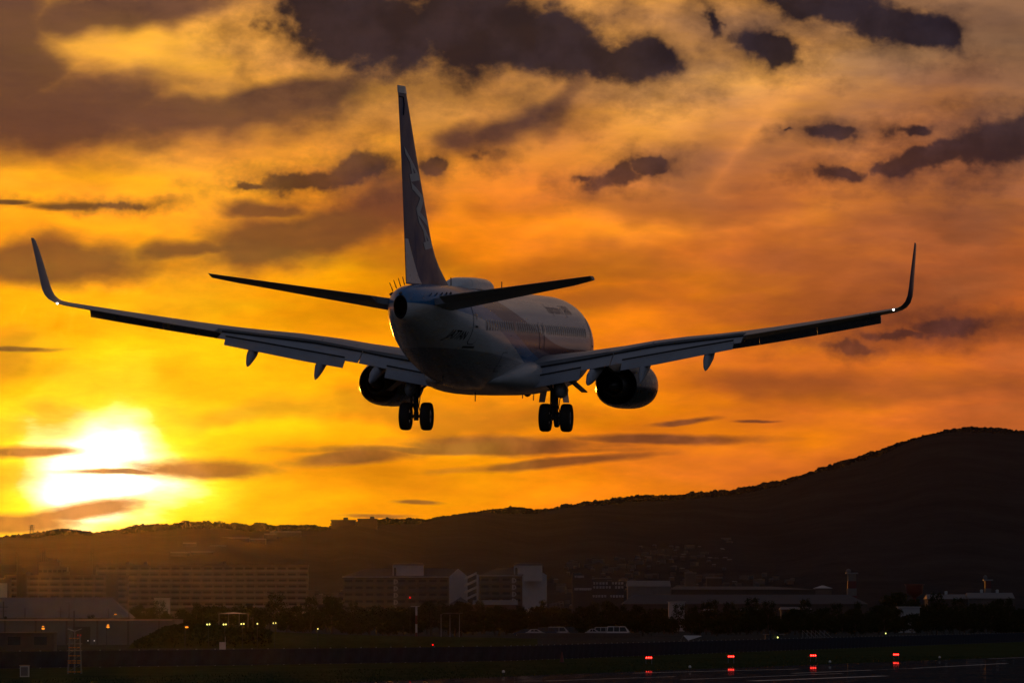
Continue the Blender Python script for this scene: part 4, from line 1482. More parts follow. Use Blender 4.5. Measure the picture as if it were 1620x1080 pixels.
# ---- gabled slabs in the middle
def gabled_slab(name, label, px0, pxg, px1, pyeave, pyridge, y, stairs, towers):
    """front from px0 to pxg, gable end from pxg to px1"""
    k = y / F_PX
    x0, xg, x1 = xpix(px0, y), xpix(pxg, y), xpix(px1, y)
    ze, zr = zpix(pyeave, y), zpix(pyridge, y)
    root = empty(name, (x0, y, 0))
    tag(root, label, 'building')
    w = xg - x0
    ex = x1 - xg                      # the end wall turns away
    dp = 11.0
    mb = MB()
    mb.add([(0, 0, -0.3), (w, 0, -0.3), (w + ex, dp, -0.3), (ex, dp, -0.3), (0, 0, ze), (w, 0, ze), (w + ex, dp, ze), (ex, dp, ze)],
           [(0, 1, 5, 4), (2, 3, 7, 6), (3, 0, 4, 7), (4, 5, 6, 7)])
    mb.build('wall', M_BRICK, root)
    ew = MB()
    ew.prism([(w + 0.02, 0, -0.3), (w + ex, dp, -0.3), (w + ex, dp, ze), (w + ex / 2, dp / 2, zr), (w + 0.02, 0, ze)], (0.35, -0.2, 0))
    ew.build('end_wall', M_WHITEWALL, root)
    rf = MB()
    o = 0.5
    rf.add([(-o, -o, ze - 0.1), (w + o * 0.3, -o, ze - 0.1), (w + ex / 2, dp / 2, zr), (ex / 2 + w * 0.12, dp / 2, zr), (w + ex, dp + o, ze), (ex, dp + o, ze),
            (-o, -o, ze - 0.35), (w + o * 0.3, -o, ze - 0.35)],
           [(0, 1, 2, 3), (3, 2, 4, 5), (0, 3, 5), (0, 6, 7, 1)])
    rf.build('roof', M_ROOFD, root)
    gt = MB()
    gt.box(-o, w, -o - 0.15, -o + 0.05, ze - 0.42, ze - 0.12)
    gt.build('gutter', M_WHITEWALL, root)
    fh = 10.8 * k
    nf = int(ze / fh)
    bays = max(3, int(w / 4.2))
    bw = w / bays
    pme = MB().box(0, w, -0.9, -0.78, 0, fh * 0.38).mesh('balcony_parapet', M_CONC2)
    sme = MB().box(0, w, -0.9, 0.0, -0.15, 0).mesh('balcony_slab', M_CONC2)
    wme = MB().box(-bw * 0.34, bw * 0.34, -0.08, -0.01, 0.05, fh * 0.72).mesh('window', M_PANE)
    for f in range(nf):
        z = ze - 0.6 - fh * (f + 1)
        if z < 0.4:
            break
        inst('balcony_slab', sme, root, (0, 0, z))
        inst('balcony_parapet', pme, root, (0, -0.03, z))
        for b in range(bays):
            inst('window', wme, root, (bw * (b + 0.5), 0, z))
    for (a, b, top) in towers:
        xa, xb = xpix(a, y) - x0, xpix(b, y) - x0
        zt = zpix(top, y)
        t_ = empty('stair_tower')
        t_.parent = root
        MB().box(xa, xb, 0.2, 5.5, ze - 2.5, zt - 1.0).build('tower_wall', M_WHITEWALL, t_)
        tr = MB()
        tr.add([(xa - 0.3, -0.1, zt - 1.1), (xb + 0.5, -0.1, zt - 1.1), (xb + 0.5, 5.8, zt - 1.1), (xa - 0.3, 5.8, zt - 1.1), (xa + 0.5, 2.8, zt), (xb - 0.4, 2.8, zt)], [(0, 1, 5, 4), (2, 3, 4, 5), (1, 2, 5), (3, 0, 4)])
        tr.build('tower_roof', M_ROOFD, t_)
        arch = MB()
        pts = [(xa + 0.5, 0.18, ze - 0.6), (xa + 1.5, 0.18, ze - 0.6)] + [(xa + 1.0 + 0.5 * math.cos(q), 0.18, zt - 2.4 + 0.5 * math.sin(q)) for q in [math.pi * i / 8 for i in range(9)]]
        arch.prism(pts, (0, -0.1, 0))
        arch.build('arched_window', M_PANE, t_)
    for sx in stairs:
        xs0 = xpix(sx, y) - x0
        rme = MB()
        ro, ri = [], []
        for i in range(13):
            a = -math.pi / 2 + math.pi * i / 12 * 1.0
            ro.append((xs0 + 1.25 * math.cos(a), -1.25, fh * 0.42 + fh * 0.36 * math.sin(a)))
            ri.append((xs0 + 0.70 * math.cos(a), -1.25, fh * 0.42 + fh * 0.22 * math.sin(a)))
        rme.loft([ro, ri, [(a, b + 0.5, c) for a, b, c in ri], [(a, b + 0.5, c) for a, b, c in ro]], closed=False, cap=False)
        rme.box(xs0 - 0.55, xs0 + 0.1, -1.26, -0.76, fh * 0.04, fh * 0.80)
        me = rme.mesh('stair_landing', M_WHITEWALL)
        for f in range(nf):
            z = ze - 0.6 - fh * (f + 1)
            if z > 0.4:
                inst('stair_landing', me, root, (0, 0, z))
    return root


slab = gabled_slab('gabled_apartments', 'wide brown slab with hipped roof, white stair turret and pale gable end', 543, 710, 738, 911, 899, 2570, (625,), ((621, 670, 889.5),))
# zig-zag outside stair of its end wall
stq = MB()
y2 = 2576
x0_ = xpix(543, 2570)
for f in range(4):
    z0, z1 = zpix(950 - 11 * f, y2), zpix(941 - 11 * f, y2)
    xa, xb = xpix(735, y2) - x0_, xpix(754, y2) - x0_
    stq.prism([(xa, 4, z0), (xb, 4, z1), (xb, 4, z1 + 1.0), (xa, 4, z0 + 1.0)], (0, 0.3, 0))
stq.box(xpix(754, y2) - x0_, xpix(757, y2) - x0_, 3.8, 4.6, 0, zpix(908, y2))
stq.build('outside_stair', M_WHITEWALL, slab)
gabled_slab('gabled_apartments', 'narrow slab with white turret and broad blank end wall left of the signed building', 759, 826, 864, 909, 898, 2540, (812,), ((813, 858, 889.5),))
# low annexe in front of the slab
an = empty('annexe', gz(760, 2450))
tag(an, 'low purple-grey house with gabled front at the foot of the wide slab', 'house')
MB().box(-12, 14, 0, 8, -0.3, zpix(956, 2450)).build('wall', M_BRICK, an)
an_r = MB()
zz = zpix(956, 2450)
an_r.add([(-12.5, -0.4, zz), (-3, -0.4, zz), (-7.7, -0.4, zz + 3), (-12.5, 8.4, zz), (-3, 8.4, zz), (-7.7, 8.4, zz + 3)], [(0, 1, 2), (3, 5, 4), (0, 2, 5, 3), (1, 4, 5, 2)])
an_r.add([(-3, -0.5, zz), (14.6, -0.5, zz), (14.6, 4, zz + 1.8), (-3, 4, zz + 1.8), (-3, 8.5, zz), (14.6, 8.5, zz)], [(0, 1, 2, 3), (3, 2, 5, 4)])
an_r.build('roof', M_ROOFG, an)
for k in range(4):
    MB().box(-10 + 6 * k, -8 + 6 * k, -0.08, 0.0, 3.0, 5.0).build('window', M_PANE, an)

# ---- dark building with rows of white characters
sg = empty('signed_building', gz(946, 2000))
tag(sg, 'dark stepped building carrying rows of small white characters', 'building')
ys = 2000
k20 = ys / F_PX
MB().box(-41 * k20, -10 * k20, 0, 9, -0.3, zpix(907.5, ys)).build('left_wing', M_DARKWALL, sg)
MB().box(-10 * k20 + 0.02, 41 * k20, 0.4, 9, -0.3, zpix(919, ys)).build('right_wing', M_DARKWALL, sg)
rl = MB()
rl.box(-9 * k20, 21 * k20, 0.8, 0.95, zpix(914.2, ys), zpix(913.6, ys))
rl.build('roof_rail', M_STEEL, sg)
rs_ = random.Random(5)


def character(x, z, s, parent, y=-0.06):
    mb = MB()
    mb.box(x, x + s * 0.9, y, y + 0.05, z + s * 0.82, z + s * 0.95)
    mb.box(x + s * rs_.uniform(0.1, 0.3), x + s * rs_.uniform(0.35, 0.45), y - 0.003, y + 0.047, z, z + s * 0.9)
    mb.box(x + s * rs_.uniform(0.55, 0.65), x + s * 0.78, y - 0.006, y + 0.044, z + s * 0.05, z + s * 0.85)
    mb.box(x, x + s * 0.85, y - 0.009, y + 0.041, z + s * rs_.uniform(0.38, 0.5), z + s * 0.56)
    if rs_.random() < 0.6:
        mb.box(x + s * 0.05, x + s * 0.9, y - 0.012, y + 0.038, z + s * 0.04, z + s * 0.15)
    return mb.build('character', M_WHITEP, parent)


def char_row(px0, px1, py, n, skip, s, yoff):
    for i in range(n):
        if i in skip:
            continue
        x = lerp(px0, px1, i / (n - 1)) - 946
        character(x * k20, zpix(py, ys), s, sg, yoff)


char_row(908.5, 920.5, 913.5, 5, (), 0.75, -0.06)
char_row(908.5, 932.5, 933, 11, (), 0.75, -0.06)
char_row(938, 982.5, 924, 10, (5,), 0.80, 0.34)
char_row(938, 982.5, 930.5, 10, (6,), 0.80, 0.34)
char_row(937, 983.0, 944.5, 11, (5,), 0.80, 0.34)


# ---- sheds and warehouses
def shed(name, label, px0, px1, pyeave, pyridge, y, depth, wallm, roofm, hip_r=0.0, hip_l=0.0, gable=False, vents=0, windows=0, cat='warehouse', ribs=0, bays_=0):
    x0, x1 = xpix(px0, y), xpix(px1, y)
    hw = (x1 - x0) / 2
    ze, zr = zpix(pyeave, y), zpix(pyridge, y + depth / 2)
    root = empty(name, ((x0 + x1) / 2, y, 0))
    tag(root, label, cat)
    MB().box(-hw, hw, 0, depth, -0.3, ze).build('wall', wallm, root)
    rf = MB()
    o = 0.35
    a, b = -hw - o, hw + o
    rf.add([(a, -o, ze + 0.02), (b, -o, ze + 0.02), (b, depth + o, ze + 0.02), (a, depth + o, ze + 0.02), (a + hip_l, depth / 2, zr), (b - hip_r, depth / 2, zr)],
           [(0, 1, 5, 4), (2, 3, 4, 5), (1, 2, 5), (3, 0, 4), (0, 3, 2, 1)])
    roof = rf.build('roof', roofm, root)
    if ribs:
        for i in range(ribs):
            xr = lerp(a + 0.4, b - 0.4, (i + 0.5) / ribs)
            top = 1.0
            if hip_r and xr > b - hip_r:
                top = (b - xr) / hip_r
            MB().prism([(xr - 0.05, -o, ze + 0.03), (xr + 0.05, -o, ze + 0.03), (xr + 0.05, lerp(-o, depth / 2, top), lerp(ze, zr, top) + 0.03), (xr - 0.05, lerp(-o, depth / 2, top), lerp(ze, zr, top) + 0.03)], (0, 0, 0.09)).build('roof_seam', roofm, roof)
    for i in range(bays_):
        xr = lerp(-hw, hw, (i + 0.5) / bays_)
        MB().box(xr - 0.14, xr + 0.14, -0.10, 0.0, 0, ze - 0.05).build('pilaster', M_CONC2, root)
        if i % 3 == 1:
            MB().box(xr + 0.9, xr + 3.4, -0.05, 0.0, 0, ze * 0.72).build('door', M_DARKWALL, root)
    if vents:
        vm = MB().tube([(0, 0, 0), (0, 0, 0.9), (0, 0, 1.0)], [0.4, 0.45, 0.1], 8).mesh('roof_vent', M_WHITEP)
        for i in range(vents):
            inst('roof_vent', vm, roof, (lerp(-hw * 0.7, hw * 0.7, (i + 0.5) / vents), depth / 2, zr - 0.1))
    if windows:
        wm = MB().box(-0.7, 0.7, -0.06, 0.0, 0, 0.9).mesh('window', M_PANE)
        for i in range(windows):
            inst('window', wm, root, (lerp(-hw, hw, (i + 0.5) / windows), 0, ze * 0.45))
    return root


shed('warehouse', 'big grey hipped warehouse roof below the apartment slab at left', -150, 206, 977, 944.5, 1500, 16, M_DARKWALL, M_ROOFG, hip_r=5.2, windows=6, ribs=22)
fl = shed('flat_shed', 'long pale shed at far left whose flat roof edge glows orange', -260, 276, 979.5, 979, 900, 24, M_ROOFG, M_ROOFG, windows=0, cat='shed', bays_=11)
MB().box(-24, 24, -0.30, -0.05, zpix(981, 900), zpix(979.2, 900)).build('roof_edge', mat('eaves_trim', (0.5, 0.42, 0.36), 0.25, metal=0.3), fl)
shed('hut', 'small brown flat-roofed hut in front of the pale shed at lower left', -40, 85, 1000, 999.7, 690, 5, M_BRICK, M_ROOFD, windows=3, cat='hut')
shed('low_hall', 'dim long flat hall spreading right behind the signed building', 986, 1372, 955, 940, 1900, 30, M_DARKWALL, mat('slate_blue_roof', (0.055, 0.058, 0.07), 0.7, spec=0.1, vary=0.15, vscale=0.2), hip_l=4, hip_r=5, windows=14, cat='hall')
shed('white_hall', 'whitish box-like hall behind the low hall right of the signed building', 993, 1060, 927, 918, 2300, 14, M_CONC, M_CONC, hip_l=0.2, hip_r=0.2, cat='hall')
shed('arched_hall', 'dark long roof with light ledges stacked above the low hall', 1062, 1290, 932, 927, 2250, 20, M_DARKWALL, M_ROOFD, hip_l=2, hip_r=16, windows=10, cat='hall')
MB_cube = shed('plant_house', 'pale tower-like roof house standing above the dark long roof', 1084, 1101, 906, 905, 2400, 5, M_CONC2, M_CONC2, cat='building')
shed('upper_deck', 'small dark upper deck on the long roof right of the pale roof house', 1118, 1142, 914, 912.5, 2380, 6, M_DARKWALL, M_CONC2, cat='building')
shed('white_shed', 'bright white square shed among dark trees below the low hall', 1058, 1083, 951.5, 951, 1500, 5, M_WHITEWALL, M_WHITEWALL, windows=0, cat='shed')
shed('low_shed', 'low pale roof between the trees right of the white square shed', 1112, 1130, 966, 962.5, 1480, 5, M_DARKWALL, M_ROOFG, hip_l=0.6, hip_r=0.6, cat='shed')
shed('low_shed', 'second low pale roof further right among the trees', 1172, 1206, 965.5, 962, 1480, 6, M_DARKWALL, M_ROOFG, hip_l=0.8, hip_r=1.0, cat='shed')
shed('low_shed', 'wide low pale roof right of the two smaller low roofs', 1236, 1284, 963.5, 959.5, 1520, 7, M_DARKWALL, M_ROOFG, hip_l=0.3, hip_r=1.2, cat='shed')
shed('long_shed', 'left of two joined grey sheds with roof vents at far right', 1468, 1531, 947, 939.5, 1750, 14, M_DARKWALL, M_ROOFG, hip_l=0.4, hip_r=0.2, vents=1, windows=4)
shed('long_shed', 'right of two joined grey sheds, with a light gable, at far right', 1533, 1604, 946, 937, 1745, 15, M_CONC2, M_ROOFG, hip_l=0.2, hip_r=0.2, vents=2, windows=4)
shed('white_trailer', 'pale flat container among trees below the red tank', 1421, 1455, 960, 959, 1400, 3, M_WHITEWALL, M_WHITEWALL, cat='container')
shed('domed_hall', 'faint pale hall with shallow roof left of the chequered tower', 1290, 1316, 930, 925.5, 2300, 14, M_CONC2, M_WHITEWALL, hip_l=3, hip_r=3, cat='hall')
shed('guard_booth', 'small booth with flat roof and one bright lamp behind the fence', 1211, 1239, 1003, 1002.6, 930, 2.5, M_CONC2, M_WHITEWALL, windows=1, cat='booth')
shed('white_kiosk', 'white two-part kiosk at the foot of the long apartment block', 244, 268, 945.5, 945, 1900, 4, M_WHITEWALL, M_WHITEWALL, windows=2, cat='kiosk')
shed('platform_roof', 'long flat pale roof strip under the long apartment block', 292, 420, 960, 958.5, 2100, 8, M_DARKWALL, M_ROOFG, hip_l=1, hip_r=1, cat='shed')

# red tank on a tapering foot
tk = empty('red_tank', gz(1447, 1950))
tag(tk, 'dull red water tank on a tapering foot beside dark trees', 'tank')
k19 = 1950 / F_PX
MB().loft([[(r * k19 * math.cos(2 * math.pi * i / 20), 4 + r * k19 * math.sin(2 * math.pi * i / 20), zpix(py, 1950)) for i in range(20)] for py, r in ((945, 3), (943, 5), (939, 11), (937, 13), (926, 14), (925, 14))]).build('bowl', M_RED, tk, smooth=40)
MB().loft([[(r * k19 * math.cos(2 * math.pi * i / 16), 4 + r * k19 * math.sin(2 * math.pi * i / 16), z) for i in range(16)] for z, r in ((-0.3, 4), (zpix(945, 1950), 3))]).build('foot', M_RED, tk, smooth=40)
MB().loft([[(r * k19 * math.cos(2 * math.pi * i / 20), 4 + r * k19 * math.sin(2 * math.pi * i / 20), zpix(py, 1950)) for i in range(20)] for py, r in ((924.9, 15.5), (923.2, 15.5))]).build('rim', M_RED, tk, smooth=40)


# chequered red and white towers
def chequer_tower(label, px, pyt, y, w, bands, base, name='chequered_tower'):
    root = empty(name, gz(px, y))
    tag(root, label, 'tower')
    z0, z1 = 0.0, zpix(pyt, y)
    for i in range(bands):
        a, b = lerp(z0, z1, i / bands), lerp(z0, z1, (i + 1) / bands)
        ww = lerp(base, w, (i + 0.5) / bands)
        MB().box(-ww / 2, ww / 2, 0, ww, a, b).build('band', M_RED if i % 2 else M_CONC, root)
    MB().box(-w * 0.8, w * 0.8, -w * 0.2, w * 1.2, z1 + 0.01, z1 + 0.4).build('platform', M_STEEL, root)
    MB().loft([[(-w * 0.45 + 0.7 * w * 0.5 * r * math.cos(2 * math.pi * i / 12), w * 0.3 + 0.7 * w * 0.5 * r * math.sin(2 * math.pi * i / 12), z1 + 0.4 + h) for i in range(12)] for h, r in ((0, 0.9), (0.5, 1), (1.0, 0.8), (1.3, 0.2))]).build('dome', M_CONC, root, smooth=60)
    return root


chequer_tower('red and white chequered tower standing behind the right end of the low hall', 1347, 907, 2150, 2.6, 7, 4.2)
chequer_tower('small red-topped white tower above the right-hand grey sheds', 1562, 918, 1900, 1.8, 6, 2.2)

# ---- towers and pylons on the ridge
def ridge_tower(px0, px1, pytop, label, top_box):
    y = 5050
    k = y / F_PX
    xm = xpix((px0 + px1) / 2, y)
    root = empty('ridge_tower_block', (xm, y, zpix(870, y)))
    tag(root, label, 'building')
    zb = zpix(870, y)
    hw = (px1 - px0) / 2 * k
    h = zpix(pytop, y) - zb
    MB().box(-hw, hw, 0, 16, -6, h).build('wall', M_BRICK, root)
    MB().box(-hw - 0.6, hw + 0.6, -0.6, 16.6, h, h + 0.9).build('roof', M_CONC2, root)
    a, b, t = top_box
    MB().box((a - (px0 + px1) / 2) * k, (b - (px0 + px1) / 2) * k, 3, 12, h + 0.9, zpix(t, y) - zb).build('lift_house', M_CONC2, root)
    fm = MB().box(-hw - 0.9, hw + 0.9, -1.0, -0.02, 0, 1.0).mesh('balcony_band', M_BRICK)
    n = int(h / 2.9)
    for i in range(n):
        inst('balcony_band', fm, root, (0, 0, h - 2.9 * (i + 1)))


ridge_tower(524, 562, 823.5, 'taller of two tower blocks on the ridge, left one with a lift house', (543, 550, 818))
ridge_tower(566, 596, 821.5, 'right-hand tower block on the ridge beside the taller one', (585, 592, 816.5))


def pylon(px, pyt, h_px, y, label):
    k = y / F_PX
    b = ridge_point(px)
    root = empty('power_pylon', (b.x, b.y - 6, b.z - 1.5))
    tag(root, label, 'pylon')
    H_ = h_px * b.y / F_PX
    lt = MB()
    w0, w1 = 1.9, 0.5
    for sx in (-1, 1):
        for sy in (-1, 1):
            lt.tube([(sx * w0, sy * w0, 0), (sx * w1, sy * w1, H_)], 0.16, 4)
    for i in range(6):
        a, b_ = i / 6, (i + 1) / 6
        wa, wb = lerp(w0, w1, a), lerp(w0, w1, b_)
        lt.tube([(-wa, -wa, a * H_), (wb, -wb, b_ * H_)], 0.10, 4)
        lt.tube([(wa, -wa, a * H_), (-wb, -wb, b_ * H_)], 0.10, 4)
    tag(lt.build('lattice', M_POLE, root), kind='stuff')
    for z in (0.62, 0.78, 0.93):
        MB().tube([(-2.6, 0, H_ * z), (0, 0, H_ * z + 0.3), (2.6, 0, H_ * z)], 0.14, 4).build('cross_arm', M_POLE, root)


pylon(51, 828, 19, 5000, 'lattice power pylon on the ridge at far left against the sunlit cloud')
pylon(348, 822, 9, 5000, 'small lattice pylon on the ridge right of the sun')

# ---- houses on the hillside
HOUSE = []
for i in range(5):
    w, d, h, r = [(7, 8, 5, 2.0), (9, 7, 5.5, 2.4), (6, 7, 5, 1.6), (12, 9, 7, 0.4), (16, 10, 9, 0.4)][i]
    me_b = MB()
    me_b.box(-w / 2, w / 2, -d / 2, d / 2, -2.5, h)
    m1 = me_b.mesh('house_wall', [M_CONC2, M_BRICK, M_BRICK, M_CONC2, M_CONC2][i])
    rb = MB()
    rb.add([(-w / 2 - .4, -d / 2 - .4, h), (w / 2 + .4, -d / 2 - .4, h), (w / 2 + .4, d / 2 + .4, h), (-w / 2 - .4, d / 2 + .4, h), (-w / 2 + r * 0.2, 0, h + r), (w / 2 - r * 0.2, 0, h + r)], [(0, 1, 5, 4), (2, 3, 4, 5), (1, 2, 5), (3, 0, 4)])
    m2 = rb.mesh('house_roof', [M_ROOFD, M_ROOFD, M_ROOFG, M_CONC2, M_CONC2][i])
    HOUSE.append((m1, m2))
rh = random.Random(17)
zones = [(870, 1000, 0.26, 0.58, 85, 'pale house on the slope above the dark signed building', 'houses above the signed building'),
         (1000, 1160, 0.30, 0.64, 110, 'pale house on the hillside above the low hall', 'houses above the low hall'),
         (1160, 1260, 0.22, 0.46, 40, 'pale house low on the slope right of the roof house', 'houses right of the roof house'),
         (486, 545, 0.16, 0.46, 45, 'pale house on the slope between the two apartment blocks', 'houses between the apartment blocks')]
for a, b, t0, t1, n, lab, grp in zones:
    for _ in range(n):
        px_ = rh.uniform(a, b)
        p = hill_point(px_, rh.uniform(t0, t1))
        m1, m2 = HOUSE[rh.choice((0, 0, 1, 1, 2, 2, 3, 4))]
        e = empty('house', p, rh.uniform(-0.5, 0.5))
        s_ = rh.uniform(0.30, 0.48)
        e.scale = (s_ * 1.15, s_, s_ * 0.75)
        tag(e, lab, 'house', grp)
        inst('wall', m1, e)
        inst('roof', m2, e)
# glasshouse roofs along the terraces at left
for i, (px_, t, w) in enumerate(((285, 0.70, 14), (300, 0.76, 10), (320, 0.70, 16), (345, 0.74, 12), (372, 0.80, 22), (402, 0.80, 18), (428, 0.84, 10), (452, 0.86, 24), (240, 0.60, 10))):
    p = hill_point(px_, t)
    e = empty('glasshouse', p, rh.uniform(-0.1, 0.1))
    tag(e, 'long pale glasshouse roof on the terraced slope below the ridge at left', 'glasshouse', 'glasshouses on the terraces')
    MB().box(-w / 2, w / 2, -2, 2, -2, 1.6).build('wall', M_CONC2, e)
    gr_ = MB()
    gr_.add([(-w / 2, -2.2, 1.6), (w / 2, -2.2, 1.6), (w / 2, 2.2, 1.6), (-w / 2, 2.2, 1.6), (-w / 2, 0, 2.6), (w / 2, 0, 2.6)], [(0, 1, 5, 4), (2, 3, 4, 5), (1, 2, 5), (3, 0, 4)])
    gr_.build('roof', M_CONC, e)


# ---- trees
def leaf_tree_mesh(seed, h, rad, clumps, leaves):
    r = random.Random(seed)
    cr = MB()
    centers = []
    for c in range(clumps):
        a = r.uniform(0, 6.28)
        zz = r.uniform(0.30, 1.0)
        rr2 = rad * (1 - abs(zz - 0.55) * 1.1) * r.uniform(0.2, 0.95)
        centers.append((Vector((rr2 * math.cos(a), rr2 * math.sin(a), h * zz * 0.92)), rad * r.uniform(0.22, 0.42)))
    for c, cr_r in centers:
        for _ in range(leaves):
            d = Vector((r.gauss(0, 1), r.gauss(0, 1), r.gauss(0, 1) * 0.8)).normalized() * cr_r * r.uniform(0.55, 1.08)
            p = c + d
            s = r.uniform(0.16, 0.34) * rad / 3.0
            u = Vector((r.uniform(-1, 1), r.uniform(-1, 1), r.uniform(-1, 1))).normalized()
            v = u.cross(Vector((r.uniform(-1, 1), r.uniform(-1, 1), r.uniform(-1, 1)))).normalized()
            cr.add([p - u * s, p + v * s * 0.6, p + u * s, p - v * s * 0.6], [(0, 1, 2, 3)])
    tr = MB()
    tr.tube([(0, 0, -0.2), (0.1, 0, h * 0.3), (0.0, 0.1, h * 0.75)], [rad * 0.09, rad * 0.065, rad * 0.02], 7)
    for i in range(4):
        a = i * 1.6 + seed
        tr.tube([(0.06, 0, h * (0.25 + 0.09 * i)), (rad * 0.5 * math.cos(a), rad * 0.5 * math.sin(a), h * (0.45 + 0.1 * i))], [rad * 0.035, rad * 0.012], 5)
    return cr.mesh('crown', M_LEAF), tr.mesh('trunk', M_BARK)


TREES = [leaf_tree_mesh(1, 7.0, 3.0, 26, 60), leaf_tree_mesh(2, 8.5, 3.2, 28, 60), leaf_tree_mesh(3, 6.0, 3.4, 24, 60), leaf_tree_mesh(4, 9.5, 2.6, 26, 60), leaf_tree_mesh(5, 5.0, 3.6, 24, 60)]


def tree(p, s, k, rz, label, group):
    e = empty('tree', p, rz)
    e.scale = (s, s, s)
    tag(e, label, 'tree', group)
    inst('crown', TREES[k][0], e)
    inst('trunk', TREES[k][1], e)


rt = random.Random(31)
rows = [(505, 900, 2150, 40, 0.85, 'leafy dark tree in the belt below the gabled slabs', 'trees below the gabled slabs'),
        (280, 560, 1350, 22, 0.85, 'round dark tree between the pale shed and the pavilion roof', 'trees near the pavilion roof'),
        (850, 1110, 1650, 24, 0.80, 'dark tree in front of the signed building and its neighbours', 'trees before the signed building'),
        (1095, 1400, 1400, 34, 0.75, 'low dark tree in front of the low hall', 'trees before the low hall'),
        (1395, 1640, 1550, 30, 0.90, 'dark tree below the joined grey sheds', 'trees below the grey sheds'),
        (840, 1120, 1290, 34, 0.62, 'low dark tree just behind the parked cars', 'trees behind the parked cars'),
        (1120, 1400, 1270, 34, 0.60, 'low dark tree behind the booth and rails', 'trees behind the booth'),
        (1400, 1640, 1300, 28, 0.60, 'low dark tree near the fence at far right', 'trees near the fence at right'),
        (200, 330, 1600, 14, 0.75, 'dark tree behind the shrubs and the white kiosk', 'trees around the white kiosk'),
        (560, 840, 1250, 26, 0.75, 'low dark tree near the red and white mast', 'trees near the striped mast'),
        (-20, 160, 1420, 9, 0.45, 'small dark bush below the hipped warehouse roof', 'bushes below the warehouse roof')]
for a, b, y, n, s, lab, grp in rows:
    for i in range(n):
        px_ = lerp(a, b, (i + rt.uniform(0.1, 0.9)) / n)
        yy_ = y * rt.uniform(0.93, 1.07)
        tree(gz(px_, yy_), s * rt.uniform(0.7, 1.15), rt.choice((0, 1, 2, 3, 4, 2)), rt.uniform(0, 6.28), lab, grp)
tree(gz(1413, 1700), 1.5, 2, 0.4, 'largest dark tree clump standing left of the red tank', None)
tree(gz(1402, 1690), 1.1, 4, 1.4, 'dark tree leaning against the largest clump left of the red tank', None)

# hedge bank in front of the pale shed
hb = MB()
rb_ = random.Random(41)
for i in range(5200):
    t = rb_.random()
    px_ = lerp(213, 430, t)
    top = interp(px_, [(213, 1014), (235, 1004), (262, 990), (300, 984), (360, 990), (430, 996)])
    y = 820 + rb_.uniform(-8, 8)
    z = zpix(lerp(1024, top, rb_.random() ** 0.7), y)
    p = Vector((xpix(px_, y), y, max(0.0, z)))
    s = rb_.uniform(0.12, 0.30)
    u = Vector((rb_.uniform(-1, 1), rb_.uniform(-1, 1), rb_.uniform(-1, 1))).normalized() * s
    v = u.cross(Vector((rb_.uniform(-1, 1), rb_.uniform(-1, 1), 1))).normalized() * s * 0.7
    hb.add([p - u, p + v, p + u, p - v], [(0, 1, 2, 3)])
tag(hb.build('hedge_bank', M_LEAF), 'dense shrubs on the bank right of the pale shed', 'shrubs', kind='stuff')
bk = MB()
bks = [(213, 1014), (235, 1006), (262, 993), (300, 987), (360, 993), (430, 999), (520, 1003), (640, 1006), (760, 1008), (850, 1010)]
bk.loft([[Vector((xpix(px_, 826), yv, max(0.0, zpix(py, 826)) * q)) for yv, q in ((812, 0), (820, 0.8), (826, 0.97), (836, 1.0), (850, 0.6), (870, 0.0))] for px_, py in bks], closed=False, cap=False)
tag(bk.build('bank', M_GRASS, smooth=60), kind='structure')

# ---- perimeter fence of ribbed sheets
fence = empty('perimeter_fence', FENCE[1])
tag(fence, 'long low ribbed perimeter fence behind the grass strip', 'fence')
FH = 1.42
PW = 3.0
prof = MB()
npf = 15
pr = []
for i in range(npf * 2 + 1):
    t = i / (npf * 2)
    pr.append((t * PW, 0.035 if i % 2 else -0.035))
prof.loft([[(a, b, 0.05) for a, b in pr], [(a, b, FH) for a, b in pr]], closed=False, cap=False)
pme = prof.mesh('fence_panel', M_FENCE)
pomb = MB().box(-0.05, 0.05, 0.05, 0.15, 0, FH + 0.08).mesh('fence_post', M_STEEL)
for a, b in zip(FENCE, FENCE[1:]):
    L_ = (b - a).length
    n = max(1, round(L_ / PW))
    d = (b - a) / n
    ang = math.atan2(d.y, d.x)
    for i in range(n):
        p = a + d * i - FENCE[1]
        if not (-70 < (a + d * i).x < 150):
            continue
        inst('fence_panel', pme, fence, p, ang, (d.length / PW, 1, 1))
        inst('fence_post', pomb, fence, p, ang)

# ---- lamps
def street_lamp(px, py, y, label, two=True):
    k = y / F_PX
    root = empty('street_lamp', gz(px - 2.2, y))
    tag(root, label, 'lamp')
    z = zpix(py, y)
    MB().tube([(0, 0, 0), (0, 0, z - 0.15), (0.06, 0, z + 0.1)], [0.06, 0.05, 0.04], 7).build('pole', M_POLE, root, smooth=50)
    hd = MB()
    hd.loft([[(0.2 + r * math.cos(2 * math.pi * i / 12), r * math.sin(2 * math.pi * i / 12), z + h) for i in range(12)] for h, r in ((0.02, 0.10), (0.07, 0.30), (0.12, 0.30), (0.17, 0.10))])
    hd.build('lamp_hood', M_POLE, root, smooth=50)
    lm = MB()
    lm.loft([[(0.2 + r * math.cos(2 * math.pi * i / 12), r * math.sin(2 * math.pi * i / 12), z + h) for i in range(12)] for h, r in ((-0.16, 0.06), (-0.13, 0.20), (-0.02, 0.22), (0.015, 0.12))])
    lm.build('lamp_glass', M_SODIUM, root, smooth=50)
    if two:
        l2 = MB()
        l2.loft([[(0.2 + r * math.cos(2 * math.pi * i / 12), r * math.sin(2 * math.pi * i / 12), z + h) for i in range(12)] for h, r in ((0.18, 0.10), (0.22, 0.16), (0.28, 0.10))])
        l2.build('lamp_top', M_SODIUM, root, smooth=50)


